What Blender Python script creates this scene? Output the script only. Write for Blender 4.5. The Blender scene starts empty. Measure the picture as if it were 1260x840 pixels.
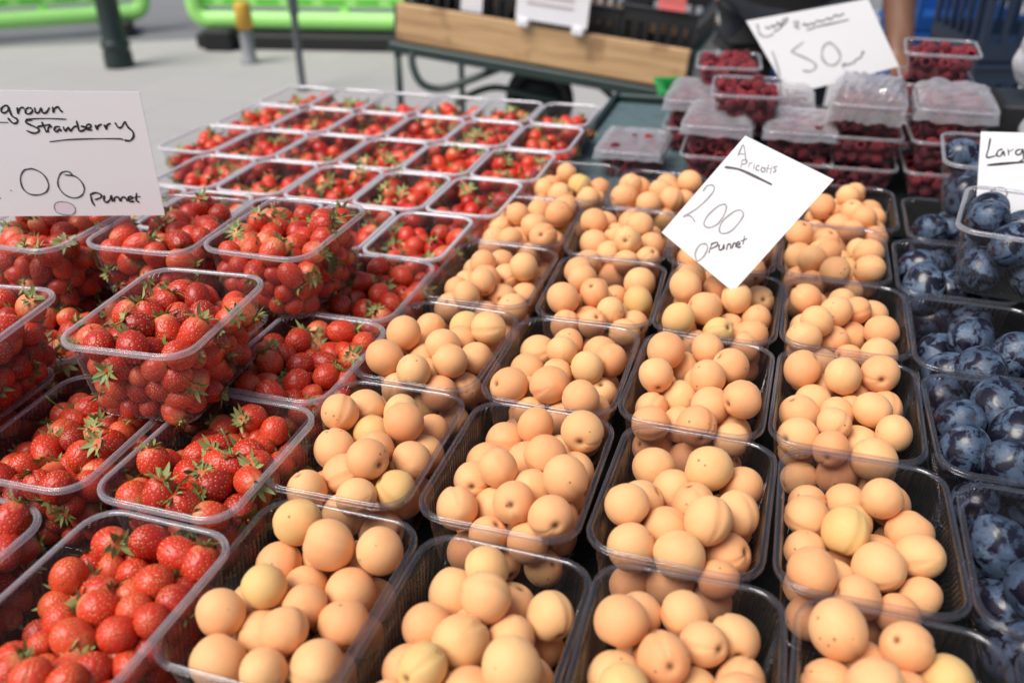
import bpy, math, random
import numpy as np
from mathutils import Vector, Matrix, Euler
random.seed(7)
rng = np.random.default_rng(11)
S = bpy.context.scene
COL = S.collection
R = math.radians

# ------------------------------------------------------------------ camera (world axes = the stall's own axes; z up, metres)
F = 1100.0
PITCH, ROLL, YAW = R(29.18), R(-.55), R(-16.66)
ZR = .875                      # height of the rims of the apricot punnets
CZ = ZR + .512
ZT = ZR - .088                 # table top
_f = np.array([0, math.cos(PITCH), -math.sin(PITCH)]); _r = np.array([1, 0, 0.]); _u = np.cross(_r, _f)
_r2 = _r*math.cos(ROLL) + _u*math.sin(ROLL); _u2 = -_r*math.sin(ROLL) + _u*math.cos(ROLL)
_c, _s = math.cos(YAW), math.sin(YAW)
_T = np.array([[_c, _s, 0], [-_s, _c, 0], [0, 0, 1]])
RR, UU, FW = _T@_r2, _T@_u2, _T@_f
CAM = np.array([0, 0, CZ])

def ray(x, y):
    return FW + RR*(x-630)/F + UU*(420-y)/F
def at(x, y, d):               # a point at depth d along the viewing axis
    return CAM + ray(x, y)*d
def on(x, y, z):               # a point at height z
    d = ray(x, y); return CAM + d*((z-CZ)/d[2])
def proj(p):
    d = np.asarray(p, float) - CAM
    z = d@FW
    return np.stack([630+F*(d@RR)/z, 420-F*(d@UU)/z, z], -1)

cd = bpy.data.cameras.new("camera"); cam = bpy.data.objects.new("camera", cd); COL.objects.link(cam)
M = Matrix(((RR[0], UU[0], -FW[0], 0), (RR[1], UU[1], -FW[1], 0), (RR[2], UU[2], -FW[2], CZ), (0, 0, 0, 1)))
cam.matrix_world = M
cd.sensor_width = 36; cd.lens = F*36/1260; cd.clip_start = .05; cd.clip_end = 500
cd.dof.use_dof = True; cd.dof.focus_distance = .92; cd.dof.aperture_fstop = 3.6
S.camera = cam

# ------------------------------------------------------------------ world and light
w = bpy.data.worlds.new("World"); S.world = w; w.use_nodes = True
nt = w.node_tree
SUN_EL, SUN_AZ = R(57), R(-138)          # azimuth measured from +y towards +x
sky = nt.nodes.new('ShaderNodeTexSky'); sky.sky_type = 'NISHITA'; sky.sun_disc = False
sky.sun_elevation = SUN_EL; sky.sun_rotation = SUN_AZ
sky.air_density = 1.0; sky.dust_density = 4.0; sky.ozone_density = 1.0
bg = nt.nodes['Background']; bg.inputs[1].default_value = .105
nt.links.new(sky.outputs[0], bg.inputs[0])
sd = bpy.data.lights.new("sun", 'SUN'); sun = bpy.data.objects.new("sun", sd); COL.objects.link(sun)
sd.energy = 3.75; sd.angle = R(38); sd.color = (1, .975, .945)
_d = Vector((math.sin(SUN_AZ)*math.cos(SUN_EL), math.cos(SUN_AZ)*math.cos(SUN_EL), math.sin(SUN_EL)))
sun.rotation_euler = _d.to_track_quat('Z', 'Y').to_euler()
sun.location = _d*30
S.view_settings.view_transform = 'Standard'; S.view_settings.look = 'None'; S.view_settings.exposure = 0
S.cycles.use_denoising = True
S.cycles.transparent_max_bounces = 40
S.cycles.max_bounces = 10; S.cycles.diffuse_bounces = 3; S.cycles.glossy_bounces = 3; S.cycles.transmission_bounces = 4
S.cycles.caustics_reflective = False; S.cycles.caustics_refractive = False
S.cycles.sample_clamp_indirect = 6

# ------------------------------------------------------------------ materials
def mat(name):
    m = bpy.data.materials.new(name); m.use_nodes = True
    return m, m.node_tree, m.node_tree.nodes, m.node_tree.links, m.node_tree.nodes['Principled BSDF']
def ramp(n, stops, interp='LINEAR'):
    r = n.new('ShaderNodeValToRGB'); r.color_ramp.interpolation = interp
    while len(r.color_ramp.elements) < len(stops): r.color_ramp.elements.new(.5)
    for e, (p, c) in zip(r.color_ramp.elements, stops):
        e.position = p; e.color = (*c, 1) if len(c) == 3 else c
    return r
def noise(n, l, scale, detail=4, rough=.55, vec=None, dist=0):
    t = n.new('ShaderNodeTexNoise'); t.inputs['Scale'].default_value = scale; t.inputs['Detail'].default_value = detail
    t.inputs['Roughness'].default_value = rough; t.inputs['Distortion'].default_value = dist
    if vec is not None: l.new(vec, t.inputs['Vector'])
    return t.outputs['Fac']
def math_(n, l, op, a, b=None, clamp=False):
    m = n.new('ShaderNodeMath'); m.operation = op; m.use_clamp = clamp
    for i, v in enumerate((a, b)):
        if v is None: continue
        if isinstance(v, (int, float)): m.inputs[i].default_value = v
        else: l.new(v, m.inputs[i])
    return m.outputs[0]
def mixc(n, l, fac, a, b, mode='MIX'):
    m = n.new('ShaderNodeMix'); m.data_type = 'RGBA'; m.blend_type = mode
    for sock, v in ((m.inputs[0], fac), (m.inputs[6], a), (m.inputs[7], b)):
        if isinstance(v, (int, float)): sock.default_value = v
        elif isinstance(v, tuple): sock.default_value = (*v, 1)
        else: l.new(v, sock)
    return m.outputs[2]
def bump(n, l, h, strength, dist, bs):
    b = n.new('ShaderNodeBump'); b.inputs['Strength'].default_value = strength; b.inputs['Distance'].default_value = dist
    l.new(h, b.inputs['Height']); l.new(b.outputs[0], bs.inputs['Normal']); return b
def attr(n, name):
    a = n.new('ShaderNodeAttribute'); a.attribute_name = name; return a.outputs['Fac']
def rnd(n, l):                  # one random number per fruit, whether it is an object or an island of a mass
    o = n.new('ShaderNodeObjectInfo').outputs['Random']; g = n.new('ShaderNodeNewGeometry').outputs['Random Per Island']
    return math_(n, l, 'FRACT', math_(n, l, 'ADD', o, math_(n, l, 'MULTIPLY', g, 3.77)))
def rvec(n, l, r):
    tc = n.new('ShaderNodeTexCoord'); c = n.new('ShaderNodeCombineXYZ')
    l.new(math_(n, l, 'MULTIPLY', r, 37.0), c.inputs[0]); l.new(math_(n, l, 'MULTIPLY', r, 91.0), c.inputs[1])
    v = n.new('ShaderNodeVectorMath'); l.new(tc.outputs['Object'], v.inputs[0]); l.new(c.outputs[0], v.inputs[1])
    return v.outputs[0]

def plain(name, col, rough=.5, var=.15, scale=8, metal=0, spec=.5, bmp=0, bscale=60):
    m, t, n, l, b = mat(name)
    tc = n.new('ShaderNodeTexCoord').outputs['Object']
    f = noise(n, l, scale, 5, .6, tc)
    a = tuple(c*(1-var) for c in col); z = tuple(min(1, c*(1+var)) for c in col)
    l.new(mixc(n, l, f, a, z), b.inputs['Base Color'])
    b.inputs['Roughness'].default_value = rough; b.inputs['Metallic'].default_value = metal
    b.inputs['Specular IOR Level'].default_value = spec
    if bmp: bump(n, l, noise(n, l, bscale, 4, .6, tc), bmp, .01, b)
    return m

# apricot skin
def apricot_mat():
    m, t, n, l, b = mat("apricot_skin")
    r = rnd(n, l); v = rvec(n, l, r)
    base = ramp(n, [(0, (.80, .37, .165)), (.3, (.83, .425, .195)), (.65, (.84, .46, .215)), (.9, (.82, .485, .22)), (1, (.70, .48, .18))]); l.new(r, base.inputs[0])
    blush = ramp(n, [(.48, (0, 0, 0)), (.74, (1, 1, 1))]); l.new(noise(n, l, 22, 2, .5, v), blush.inputs[0])
    c1 = mixc(n, l, math_(n, l, 'MULTIPLY', blush.outputs[0], .5), base.outputs[0], (.80, .29, .12))
    yel = ramp(n, [(.5, (0, 0, 0)), (.75, (1, 1, 1))]); l.new(noise(n, l, 30, 2, .5, v), yel.inputs[0])
    c2 = mixc(n, l, math_(n, l, 'MULTIPLY', yel.outputs[0], .25), c1, (.82, .52, .22))
    mott = noise(n, l, 260, 4, .7, v)
    c3 = mixc(n, l, math_(n, l, 'MULTIPLY', mott, .22), c2, (.60, .28, .09))
    vo = n.new('ShaderNodeTexVoronoi'); vo.inputs['Scale'].default_value = 120; l.new(v, vo.inputs['Vector'])
    gate = math_(n, l, 'GREATER_THAN', noise(n, l, 34, 1, .5, v), .64)
    sp = math_(n, l, 'MULTIPLY', math_(n, l, 'LESS_THAN', vo.outputs['Distance'], .17), gate)
    c4 = mixc(n, l, math_(n, l, 'MULTIPLY', sp, .7), c3, (.22, .08, .03))
    c5 = mixc(n, l, attr(n, 'cav'), c4, (.10, .045, .015))
    l.new(c5, b.inputs['Base Color'])
    b.inputs['Roughness'].default_value = .62; b.inputs['Specular IOR Level'].default_value = .3
    b.inputs['Sheen Weight'].default_value = .18; b.inputs['Sheen Roughness'].default_value = .4
    b.inputs['Sheen Tint'].default_value = (1, .8, .6, 1)
    b.inputs['Subsurface Weight'].default_value = .18; b.inputs['Subsurface Radius'].default_value = (.6, .25, .1); b.inputs['Subsurface Scale'].default_value = .008
    bump(n, l, math_(n, l, 'ADD', noise(n, l, 420, 3, .6, v), noise(n, l, 45, 2, .5, v)), .12, .003, b)
    return m
def strawberry_mat():
    m, t, n, l, b = mat("strawberry_skin")
    r = rnd(n, l); v = rvec(n, l, r)
    base = ramp(n, [(0, (.24, .008, .007)), (.18, (.42, .014, .010)), (.5, (.58, .030, .014)), (.84, (.62, .055, .020)), (1, (.64, .10, .035))]); l.new(r, base.inputs[0])
    pale = ramp(n, [(0, (0, 0, 0)), (1, (1, 1, 1))])
    k = math_(n, l, 'ADD', attr(n, 'sh'), math_(n, l, 'MULTIPLY', math_(n, l, 'SUBTRACT', noise(n, l, 60, 2, .5, v), .5), .5))
    k = math_(n, l, 'ADD', k, math_(n, l, 'MULTIPLY', r, .36))
    l.new(math_(n, l, 'MULTIPLY', math_(n, l, 'SUBTRACT', k, .99), 2.6, True), pale.inputs[0])
    c1 = mixc(n, l, math_(n, l, 'MULTIPLY', pale.outputs[0], .85), base.outputs[0], (.78, .44, .20))
    c2 = mixc(n, l, math_(n, l, 'MULTIPLY', noise(n, l, 110, 3, .6, v), .3), c1, (.70, .07, .025))
    c3 = mixc(n, l, math_(n, l, 'MULTIPLY', attr(n, 'dent'), .55), c2, (.24, .006, .006))
    l.new(c3, b.inputs['Base Color'])
    b.inputs['Roughness'].default_value = .36; b.inputs['Coat Weight'].default_value = .12; b.inputs['Coat Roughness'].default_value = .16; b.inputs['Specular IOR Level'].default_value = .38
    b.inputs['Subsurface Weight'].default_value = .05; b.inputs['Subsurface Radius'].default_value = (.8, .15, .08); b.inputs['Subsurface Scale'].default_value = .003
    bump(n, l, noise(n, l, 420, 3, .6, v), .2, .002, b)
    return m
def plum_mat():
    m, t, n, l, b = mat("plum_skin")
    r = rnd(n, l); v = rvec(n, l, r)
    dk = ramp(n, [(0, (.006, .007, .014)), (.6, (.009, .008, .018)), (1, (.022, .008, .018))]); l.new(noise(n, l, 25, 2, .5, v), dk.inputs[0])
    bl = ramp(n, [(.28, (.022, .036, .066)), (.5, (.055, .088, .145)), (.78, (.20, .265, .36))]); l.new(noise(n, l, 36, 5, .65, v), bl.inputs[0])
    k1 = ramp(n, [(.46, (0, 0, 0)), (.535, (1, 1, 1))]); l.new(noise(n, l, 58, 6, .62, v, .6), k1.inputs[0])
    k2 = ramp(n, [(.36, (0, 0, 0)), (.44, (1, 1, 1))]); l.new(noise(n, l, 170, 5, .7, v), k2.inputs[0])
    k = math_(n, l, 'MULTIPLY', k1.outputs[0], math_(n, l, 'ADD', math_(n, l, 'MULTIPLY', k2.outputs[0], .75), .2), True)
    red = ramp(n, [(.72, (0, 0, 0)), (.76, (1, 1, 1))]); l.new(noise(n, l, 44, 2, .5, v), red.inputs[0])
    dkr = mixc(n, l, math_(n, l, 'MULTIPLY', red.outputs[0], .35), dk.outputs[0], (.16, .02, .05))
    c = mixc(n, l, k, dkr, bl.outputs[0])
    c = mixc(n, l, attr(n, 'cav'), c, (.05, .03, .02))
    l.new(c, b.inputs['Base Color'])
    rr = math_(n, l, 'ADD', math_(n, l, 'MULTIPLY', k, .38), .22); l.new(rr, b.inputs['Roughness'])
    return m
def raspberry_mat():
    m, t, n, l, b = mat("raspberry_skin")
    r = rnd(n, l)
    base = ramp(n, [(0, (.10, .004, .009)), (.6, (.17, .007, .015)), (1, (.27, .014, .022))]); l.new(n.new('ShaderNodeObjectInfo').outputs['Random'], base.inputs[0])  # berries coloured darker to stand in for the shade over them
    c = mixc(n, l, attr(n, 'cav'), base.outputs[0], (.06, .003, .006))
    l.new(c, b.inputs['Base Color']); b.inputs['Roughness'].default_value = .38
    return m
def leaf_mat(name="strawberry_calyx_green", a=(.10, .15, .03), z=(.36, .38, .13)):
    m, t, n, l, b = mat(name)
    r = rnd(n, l); v = rvec(n, l, r)
    l.new(mixc(n, l, math_(n, l, 'ADD', math_(n, l, 'MULTIPLY', r, .6), math_(n, l, 'MULTIPLY', noise(n, l, 90, 3, .6, v), .4)), a, z), b.inputs['Base Color'])
    b.inputs['Roughness'].default_value = .55
    return m
def plastic(name, haze, tint=(.93, .93, .945), hcol=(.80, .78, .82), flute=True, rough=.07, gl=.75, f0=.05):
    m, t, n, l, b = mat(name); n.remove(b)
    out = n['Material Output']
    tr = n.new('ShaderNodeBsdfTransparent'); tr.inputs[0].default_value = (*tint, 1)
    gs = n.new('ShaderNodeBsdfGlossy'); gs.inputs['Roughness'].default_value = rough
    lw = n.new('ShaderNodeLayerWeight'); lw.inputs[0].default_value = .35
    fac = math_(n, l, 'ADD', math_(n, l, 'MULTIPLY', math_(n, l, 'POWER', lw.outputs['Facing'], 3.0), gl), f0, True)
    df = n.new('ShaderNodeBsdfDiffuse'); df.inputs[0].default_value = (*hcol, 1)
    tl = n.new('ShaderNodeBsdfTranslucent'); tl.inputs[0].default_value = (*hcol, 1)
    hz = n.new('ShaderNodeMixShader'); hz.inputs[0].default_value = .45; l.new(df.outputs[0], hz.inputs[1]); l.new(tl.outputs[0], hz.inputs[2])
    m1 = n.new('ShaderNodeMixShader')
    tc = n.new('ShaderNodeTexCoord').outputs['Object']
    hv = math_(n, l, 'MULTIPLY', math_(n, l, 'ADD', noise(n, l, 40, 4, .6, tc), .5), haze, True)
    hv = math_(n, l, 'ADD', hv, math_(n, l, 'MULTIPLY', math_(n, l, 'POWER', lw.outputs['Facing'], 2.0), haze*1.6), True)
    l.new(hv, m1.inputs[0]); l.new(tr.outputs[0], m1.inputs[1]); l.new(hz.outputs[0], m1.inputs[2])
    m2 = n.new('ShaderNodeMixShader'); l.new(fac, m2.inputs[0]); l.new(m1.outputs[0], m2.inputs[1]); l.new(gs.outputs[0], m2.inputs[2])
    l.new(m2.outputs[0], out.inputs[0])
    bp = n.new('ShaderNodeBump'); bp.inputs['Strength'].default_value = .9 if flute else .25; bp.inputs['Distance'].default_value = .0012
    if flute:
        a = attr(n, 'per')
        h = math_(n, l, 'SINE', math_(n, l, 'MULTIPLY', a, 2*math.pi/.0062))
        h = math_(n, l, 'ADD', h, math_(n, l, 'MULTIPLY', noise(n, l, 70, 2, .5, tc), 1.5))
    else: h = noise(n, l, 60, 3, .6, tc)
    l.new(h, bp.inputs['Height']); l.new(bp.outputs[0], gs.inputs['Normal'])
    return m
def wood_mat():
    m, t, n, l, b = mat("barrow_board_wood")
    tc = n.new('ShaderNodeTexCoord').outputs['Object']
    mp = n.new('ShaderNodeMapping'); mp.inputs['Scale'].default_value = (1.5, 30, 22); l.new(tc, mp.inputs[0])
    f = noise(n, l, 1.6, 6, .6, mp.outputs[0], .6)
    kn = noise(n, l, 6, 2, .5, tc)
    r = ramp(n, [(.25, (.30, .17, .08)), (.5, (.50, .31, .15)), (.75, (.60, .39, .20))]); l.new(f, r.inputs[0])
    k = ramp(n, [(.60, (0, 0, 0)), (.70, (1, 1, 1))]); l.new(kn, k.inputs[0])
    l.new(mixc(n, l, math_(n, l, 'MULTIPLY', k.outputs[0], .6), r.outputs[0], (.18, .09, .04)), b.inputs['Base Color'])
    b.inputs['Roughness'].default_value = .6
    return m
def pavement_mat():
    m, t, n, l, b = mat("pavement_stone")
    tc = n.new('ShaderNodeTexCoord').outputs['Object']
    bk = n.new('ShaderNodeTexBrick'); bk.inputs['Scale'].default_value = 1; bk.inputs['Brick Width'].default_value = .9; bk.inputs['Row Height'].default_value = .6
    bk.inputs['Mortar Size'].default_value = .006; bk.inputs['Color1'].default_value = (.40, .385, .37, 1); bk.inputs['Color2'].default_value = (.35, .34, .33, 1); bk.inputs['Mortar'].default_value = (.27, .26, .25, 1)
    l.new(tc, bk.inputs['Vector'])
    f = noise(n, l, .8, 6, .62, tc); g = noise(n, l, 9, 5, .7, tc)
    c = mixc(n, l, math_(n, l, 'MULTIPLY', f, .5), bk.outputs[0], (.42, .40, .385))
    c = mixc(n, l, math_(n, l, 'MULTIPLY', g, .3), c, (.30, .29, .29))
    l.new(c, b.inputs['Base Color']); b.inputs['Roughness'].default_value = .8
    return m
def asphalt_mat():
    m, t, n, l, b = mat("road_asphalt")
    tc = n.new('ShaderNodeTexCoord').outputs['Object']
    f = noise(n, l, .5, 5, .6, tc); g = noise(n, l, 140, 3, .7, tc)
    r = ramp(n, [(.3, (.14, .145, .155)), (.7, (.27, .27, .28))]); l.new(f, r.inputs[0])
    l.new(mixc(n, l, math_(n, l, 'MULTIPLY', g, .4), r.outputs[0], (.08, .08, .085)), b.inputs['Base Color']); b.inputs['Roughness'].default_value = .85
    return m
def mat_cover():
    m, t, n, l, b = mat("dark_table_mat")
    tc = n.new('ShaderNodeTexCoord').outputs['Object']
    g = ramp(n, [(.4, (.003, .004, .004)), (.7, (.006, .011, .008))]); l.new(noise(n, l, 220, 4, .7, tc), g.inputs[0])
    l.new(g.outputs[0], b.inputs['Base Color']); b.inputs['Roughness'].default_value = .8; b.inputs['Specular IOR Level'].default_value = .12
    bump(n, l, noise(n, l, 500, 2, .6, tc), .6, .004, b)
    return m
def film_mat():
    return plastic("clear_film", .30, (.95, .95, .95), (.92, .90, .92), False, .10, .95, .14)  # white haze in the film colour stands in for its bright reflections

MA = apricot_mat(); MS = strawberry_mat(); MP = plum_mat(); MR = raspberry_mat(); ML = leaf_mat()
MSEED = plain("strawberry_seed", (.66, .36, .10), .4, .35, 500)
MSTEM = leaf_mat("green_stem", (.10, .15, .03), (.24, .30, .09))
MBODY = plastic("clear_punnet_plastic", .012, (.90, .875, .89), gl=.7, f0=.035)
MRIM = plastic("punnet_rim_plastic", .03, (.92, .92, .94), (.84, .82, .87), False, .10, .8, .10)
MBODY2 = plastic("clear_punnet_plastic_milky", .025, gl=.6, f0=.035)
MRIMF = plastic("far_rim_glare_plastic", .75, (.93, .93, .95), (.88, .87, .91), False, .14, .7, .12)  # extra white mixed in for the grazing glare on the far rims
MRIM2 = plastic("punnet_rim_plastic_milky", .25, (.93, .93, .95), (.86, .85, .89), False, .14, .7, .10)
MFILM = film_mat()
MCARD = plain("white_card", (.80, .80, .805), .65, .015, 6)
MINK = plain("black_marker_ink", (.012, .011, .012), .5, .2, 40)
MINKG = plain("grey_marker_ink", (.34, .34, .35), .6, .2, 40)
MINKM = plain("dark_grey_ink", (.10, .10, .105), .6, .3, 60)
MPINK = plain("pale_pink_wash", (.74, .66, .70), .65, .05, 60)
MCOVER = mat_cover()
MDG = plain("dark_green_paint", (.012, .030, .027), .4, .25, 10)
MTEAL = plain("worn_grey_green_tray", (.085, .13, .135), .55, .5, 30, bmp=.2, bscale=40)
MBOLL = plain("bollard_green_black_paint", (.016, .030, .027), .42, .25, 6)
MGREEN = plain("bright_green_barrier_plastic", (.36, .80, .20), .45, .10, 3)
MGREEN2 = plain("green_slot_plastic", (.12, .55, .05), .5, .15, 3)
MBLACK = plain("black_rubber_and_shadow", (.010, .010, .011), .7, .3, 8)
MBLK = plain("black_crate_plastic", (.012, .012, .014), .5, .3, 12)
MSTEEL = plain("grey_painted_steel", (.09, .10, .11), .45, .25, 12)
MGREY = plain("grey_post_paint", (.22, .23, .24), .6, .15, 12)
MYEL = plain("yellow_sleeve_plastic", (.58, .34, .04), .55, .15, 10)
MWOOD = wood_mat()
MBLUE = plain("blue_crate_plastic", (.010, .075, .30), .45, .15, 8)
MNAVY = plain("dark_navy_crate_plastic", (.008, .020, .045), .45, .3, 8)
MGRN3 = plain("green_crate_plastic", (.01, .26, .05), .5, .15, 8)
MWHITE = plain("white_plastic", (.76, .75, .77), .5, .06, 10)
MRED = plain("red_pink_card", (.75, .16, .15), .6, .15, 14)
MSKIN = plain("brown_skin", (.17, .075, .04), .5, .12, 18)
MSHIRT = plain("black_cotton", (.008, .008, .009), .9, .3, 30)
MJEAN = plain("dark_trousers", (.012, .014, .022), .9, .3, 30)
MHAIR = plain("black_hair", (.008, .006, .005), .5, .3, 60)
MEYE = plain("eye_white", (.7, .68, .65), .3, .02, 10)
MBAG = plastic("crumpled_white_bag", .60, (.92, .92, .93), (.86, .85, .87), False, .25, .7, .12)
MTRUNK = plain("leaf_dark_green", (.018, .035, .014), .5, .3, 60)

# ------------------------------------------------------------------ mesh helpers
class MB:
    def __init__(s): s.v = []; s.f = []; s.m = []
    def add(s, vs, fs, mi=0):
        o = len(s.v); s.v += [tuple(map(float, p)) for p in vs]; s.f += [tuple(i+o for i in f) for f in fs]; s.m += [mi]*len(fs)
    def box(s, c, d, rot=None, mi=0, bev=0.0):
        x, y, z = d[0]/2, d[1]/2, d[2]/2
        if bev <= 0:
            vs = [(a*x, b*y, e*z) for e in (-1, 1) for a, b in ((-1, -1), (1, -1), (1, 1), (-1, 1))]
            fs = [(3, 2, 1, 0), (4, 5, 6, 7), (0, 1, 5, 4), (1, 2, 6, 5), (2, 3, 7, 6), (3, 0, 4, 7)]
        else:
            bv = min(bev, .45*min(d)); loops = []
            for (zz, ins) in ((-z, bv), (-z+bv, 0), (z-bv, 0), (z, bv)):
                X, Y = x-ins, y-ins
                k = bv
                loops.append([(X, -Y+k, zz), (X, Y-k, zz), (X-k, Y, zz), (-X+k, Y, zz), (-X, Y-k, zz), (-X, -Y+k, zz), (-X+k, -Y, zz), (X-k, -Y, zz)])
            vs = sum(loops, []); fs = [tuple(range(7, -1, -1)), tuple(range(24, 32))]
            for a in range(3):
                for i in range(8):
                    j = (i+1) % 8; fs.append((a*8+i, a*8+j, a*8+8+j, a*8+8+i))
        if rot is not None: vs = [tuple(rot @ Vector(p)) for p in vs]
        s.add([(p[0]+c[0], p[1]+c[1], p[2]+c[2]) for p in vs], fs, mi)
    def tube(s, pts, rad, n=10, mi=0, cap=True):
        pts = [Vector(p) for p in pts]; k = len(pts)
        rads = rad if isinstance(rad, (list, tuple)) else [rad]*k
        up = None; rings = []
        for i in range(k):
            t = (pts[min(i+1, k-1)]-pts[max(i-1, 0)]).normalized()
            if up is None: up = t.orthogonal().normalized()
            up = (up - t*up.dot(t)).normalized(); q = t.cross(up)
            rings.append([pts[i] + (up*math.cos(a)+q*math.sin(a))*rads[i] for a in [2*math.pi*j/n for j in range(n)]])
        fs = [(i*n+j, i*n+(j+1) % n, (i+1)*n+(j+1) % n, (i+1)*n+j) for i in range(k-1) for j in range(n)]
        if cap: fs += [tuple(range(n-1, -1, -1)), tuple(range((k-1)*n, k*n))]
        s.add([p for r in rings for p in r], fs, mi)
    def lathe(s, prof, n=24, c=(0, 0, 0), mi=0):
        vs = [(c[0]+r*math.cos(2*math.pi*j/n), c[1]+r*math.sin(2*math.pi*j/n), c[2]+z) for r, z in prof for j in range(n)]
        k = len(prof)
        s.add(vs, [(i*n+j, i*n+(j+1) % n, (i+1)*n+(j+1) % n, (i+1)*n+j) for i in range(k-1) for j in range(n)], mi)
    def mesh(s, name, mats, smooth=False):
        me = bpy.data.meshes.new(name); me.from_pydata(s.v, [], s.f)
        for m in mats: me.materials.append(m)
        if len(mats) > 1: me.polygons.foreach_set('material_index', s.m)
        me.polygons.foreach_set('use_smooth', [smooth]*len(s.f))
        me.update(); return me
def link(name, data, parent=None, loc=(0, 0, 0), rot=(0, 0, 0), scale=(1, 1, 1)):
    o = bpy.data.objects.new(name, data); COL.objects.link(o)
    if parent is not None: o.parent = parent
    o.location = tuple(map(float, loc)); o.rotation_euler = rot; o.scale = scale
    return o
def tag(o, label=None, cat=None, group=None, kind=None):
    if label: o['label'] = label
    if cat: o['category'] = cat
    if group: o['group'] = group
    if kind: o['kind'] = kind
    return o
def thing(name, label, cat, loc=(0, 0, 0), rz=0, group=None):
    return tag(link(name, None, None, loc, (0, 0, rz)), label, cat, group)
def fattr(me, name, vals):
    a = me.attributes.new(name, 'FLOAT', 'POINT'); a.data.foreach_set('value', np.asarray(vals, np.float32))

# ------------------------------------------------------------------ fruit templates:  verts, faces, material index, attributes
def grid_sphere(nu, nv):
    th = np.linspace(0, np.pi, nv+1)[1:-1]; ph = np.arange(nu)*2*np.pi/nu
    d = [(0, 0, 1)]
    for t in th:
        for p in ph: d.append((math.sin(t)*math.cos(p), math.sin(t)*math.sin(p), math.cos(t)))
    d.append((0, 0, -1)); f = []
    for j in range(nu): f.append((0, 1+j, 1+(j+1) % nu))
    for i in range(len(th)-1):
        for j in range(nu):
            a = 1+i*nu; f.append((a+j, a+nu+j, a+nu+(j+1) % nu, a+(j+1) % nu))
    last = 1+(len(th)-1)*nu
    for j in range(nu): f.append((last+j, len(d)-1, last+(j+1) % nu))
    return np.array(d, float), f
def lump(d, seed, amp, k=3):
    r = np.random.default_rng(seed); h = np.zeros(len(d))
    for _ in range(6):
        a = r.normal(size=3); a /= np.linalg.norm(a)
        h += np.sin(d@a*r.uniform(1, k)*2 + r.uniform(0, 6))*r.uniform(.3, 1)
    return h/3*amp
def apricot_template(seed, nu=40, nv=30):
    d, f = grid_sphere(nu, nv); r = np.random.default_rng(seed)
    rad = 1 + lump(d, seed, .062, 1.6)
    az = np.arctan2(d[:, 1], d[:, 0]); th = np.arccos(np.clip(d[:, 2], -1, 1))
    groove = np.exp(-(az/.085)**2)*np.clip(np.sin(th), 0, 1)**.6*np.where(th < 2.5, 1, .3)
    rad -= .052*groove
    rad += .022*np.exp(-((np.abs(az)-.30)/.22)**2)*np.sin(th)
    dim = np.exp(-(th/.20)**2); rad -= .17*dim; rad -= .05*np.exp(-(th/.45)**2)
    rad += .03*np.exp(-((np.pi-th)/.2)**2)
    v = d*rad[:, None]; v *= np.array([1.0, r.uniform(.90, 1.0), r.uniform(.92, 1.12)])
    return v, f, [0]*len(f), {'cav': np.clip(1.25*np.exp(-(th/.13)**2), 0, 1)}
def plum_template(seed, nu=40, nv=28):
    d, f = grid_sphere(nu, nv); r = np.random.default_rng(seed)
    rad = 1 + lump(d, seed, .02, 1.5)
    az = np.arctan2(d[:, 1], d[:, 0]); th = np.arccos(np.clip(d[:, 2], -1, 1))
    rad -= .02*np.exp(-(az/.10)**2)*np.sin(th); rad -= .10*np.exp(-(th/.22)**2)
    v = d*rad[:, None]*np.array([.97, .95, r.uniform(1.14, 1.3)])
    return v, f, [0]*len(f), {'cav': np.clip(1.2*np.exp(-(th/.10)**2), 0, 1)}
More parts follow.
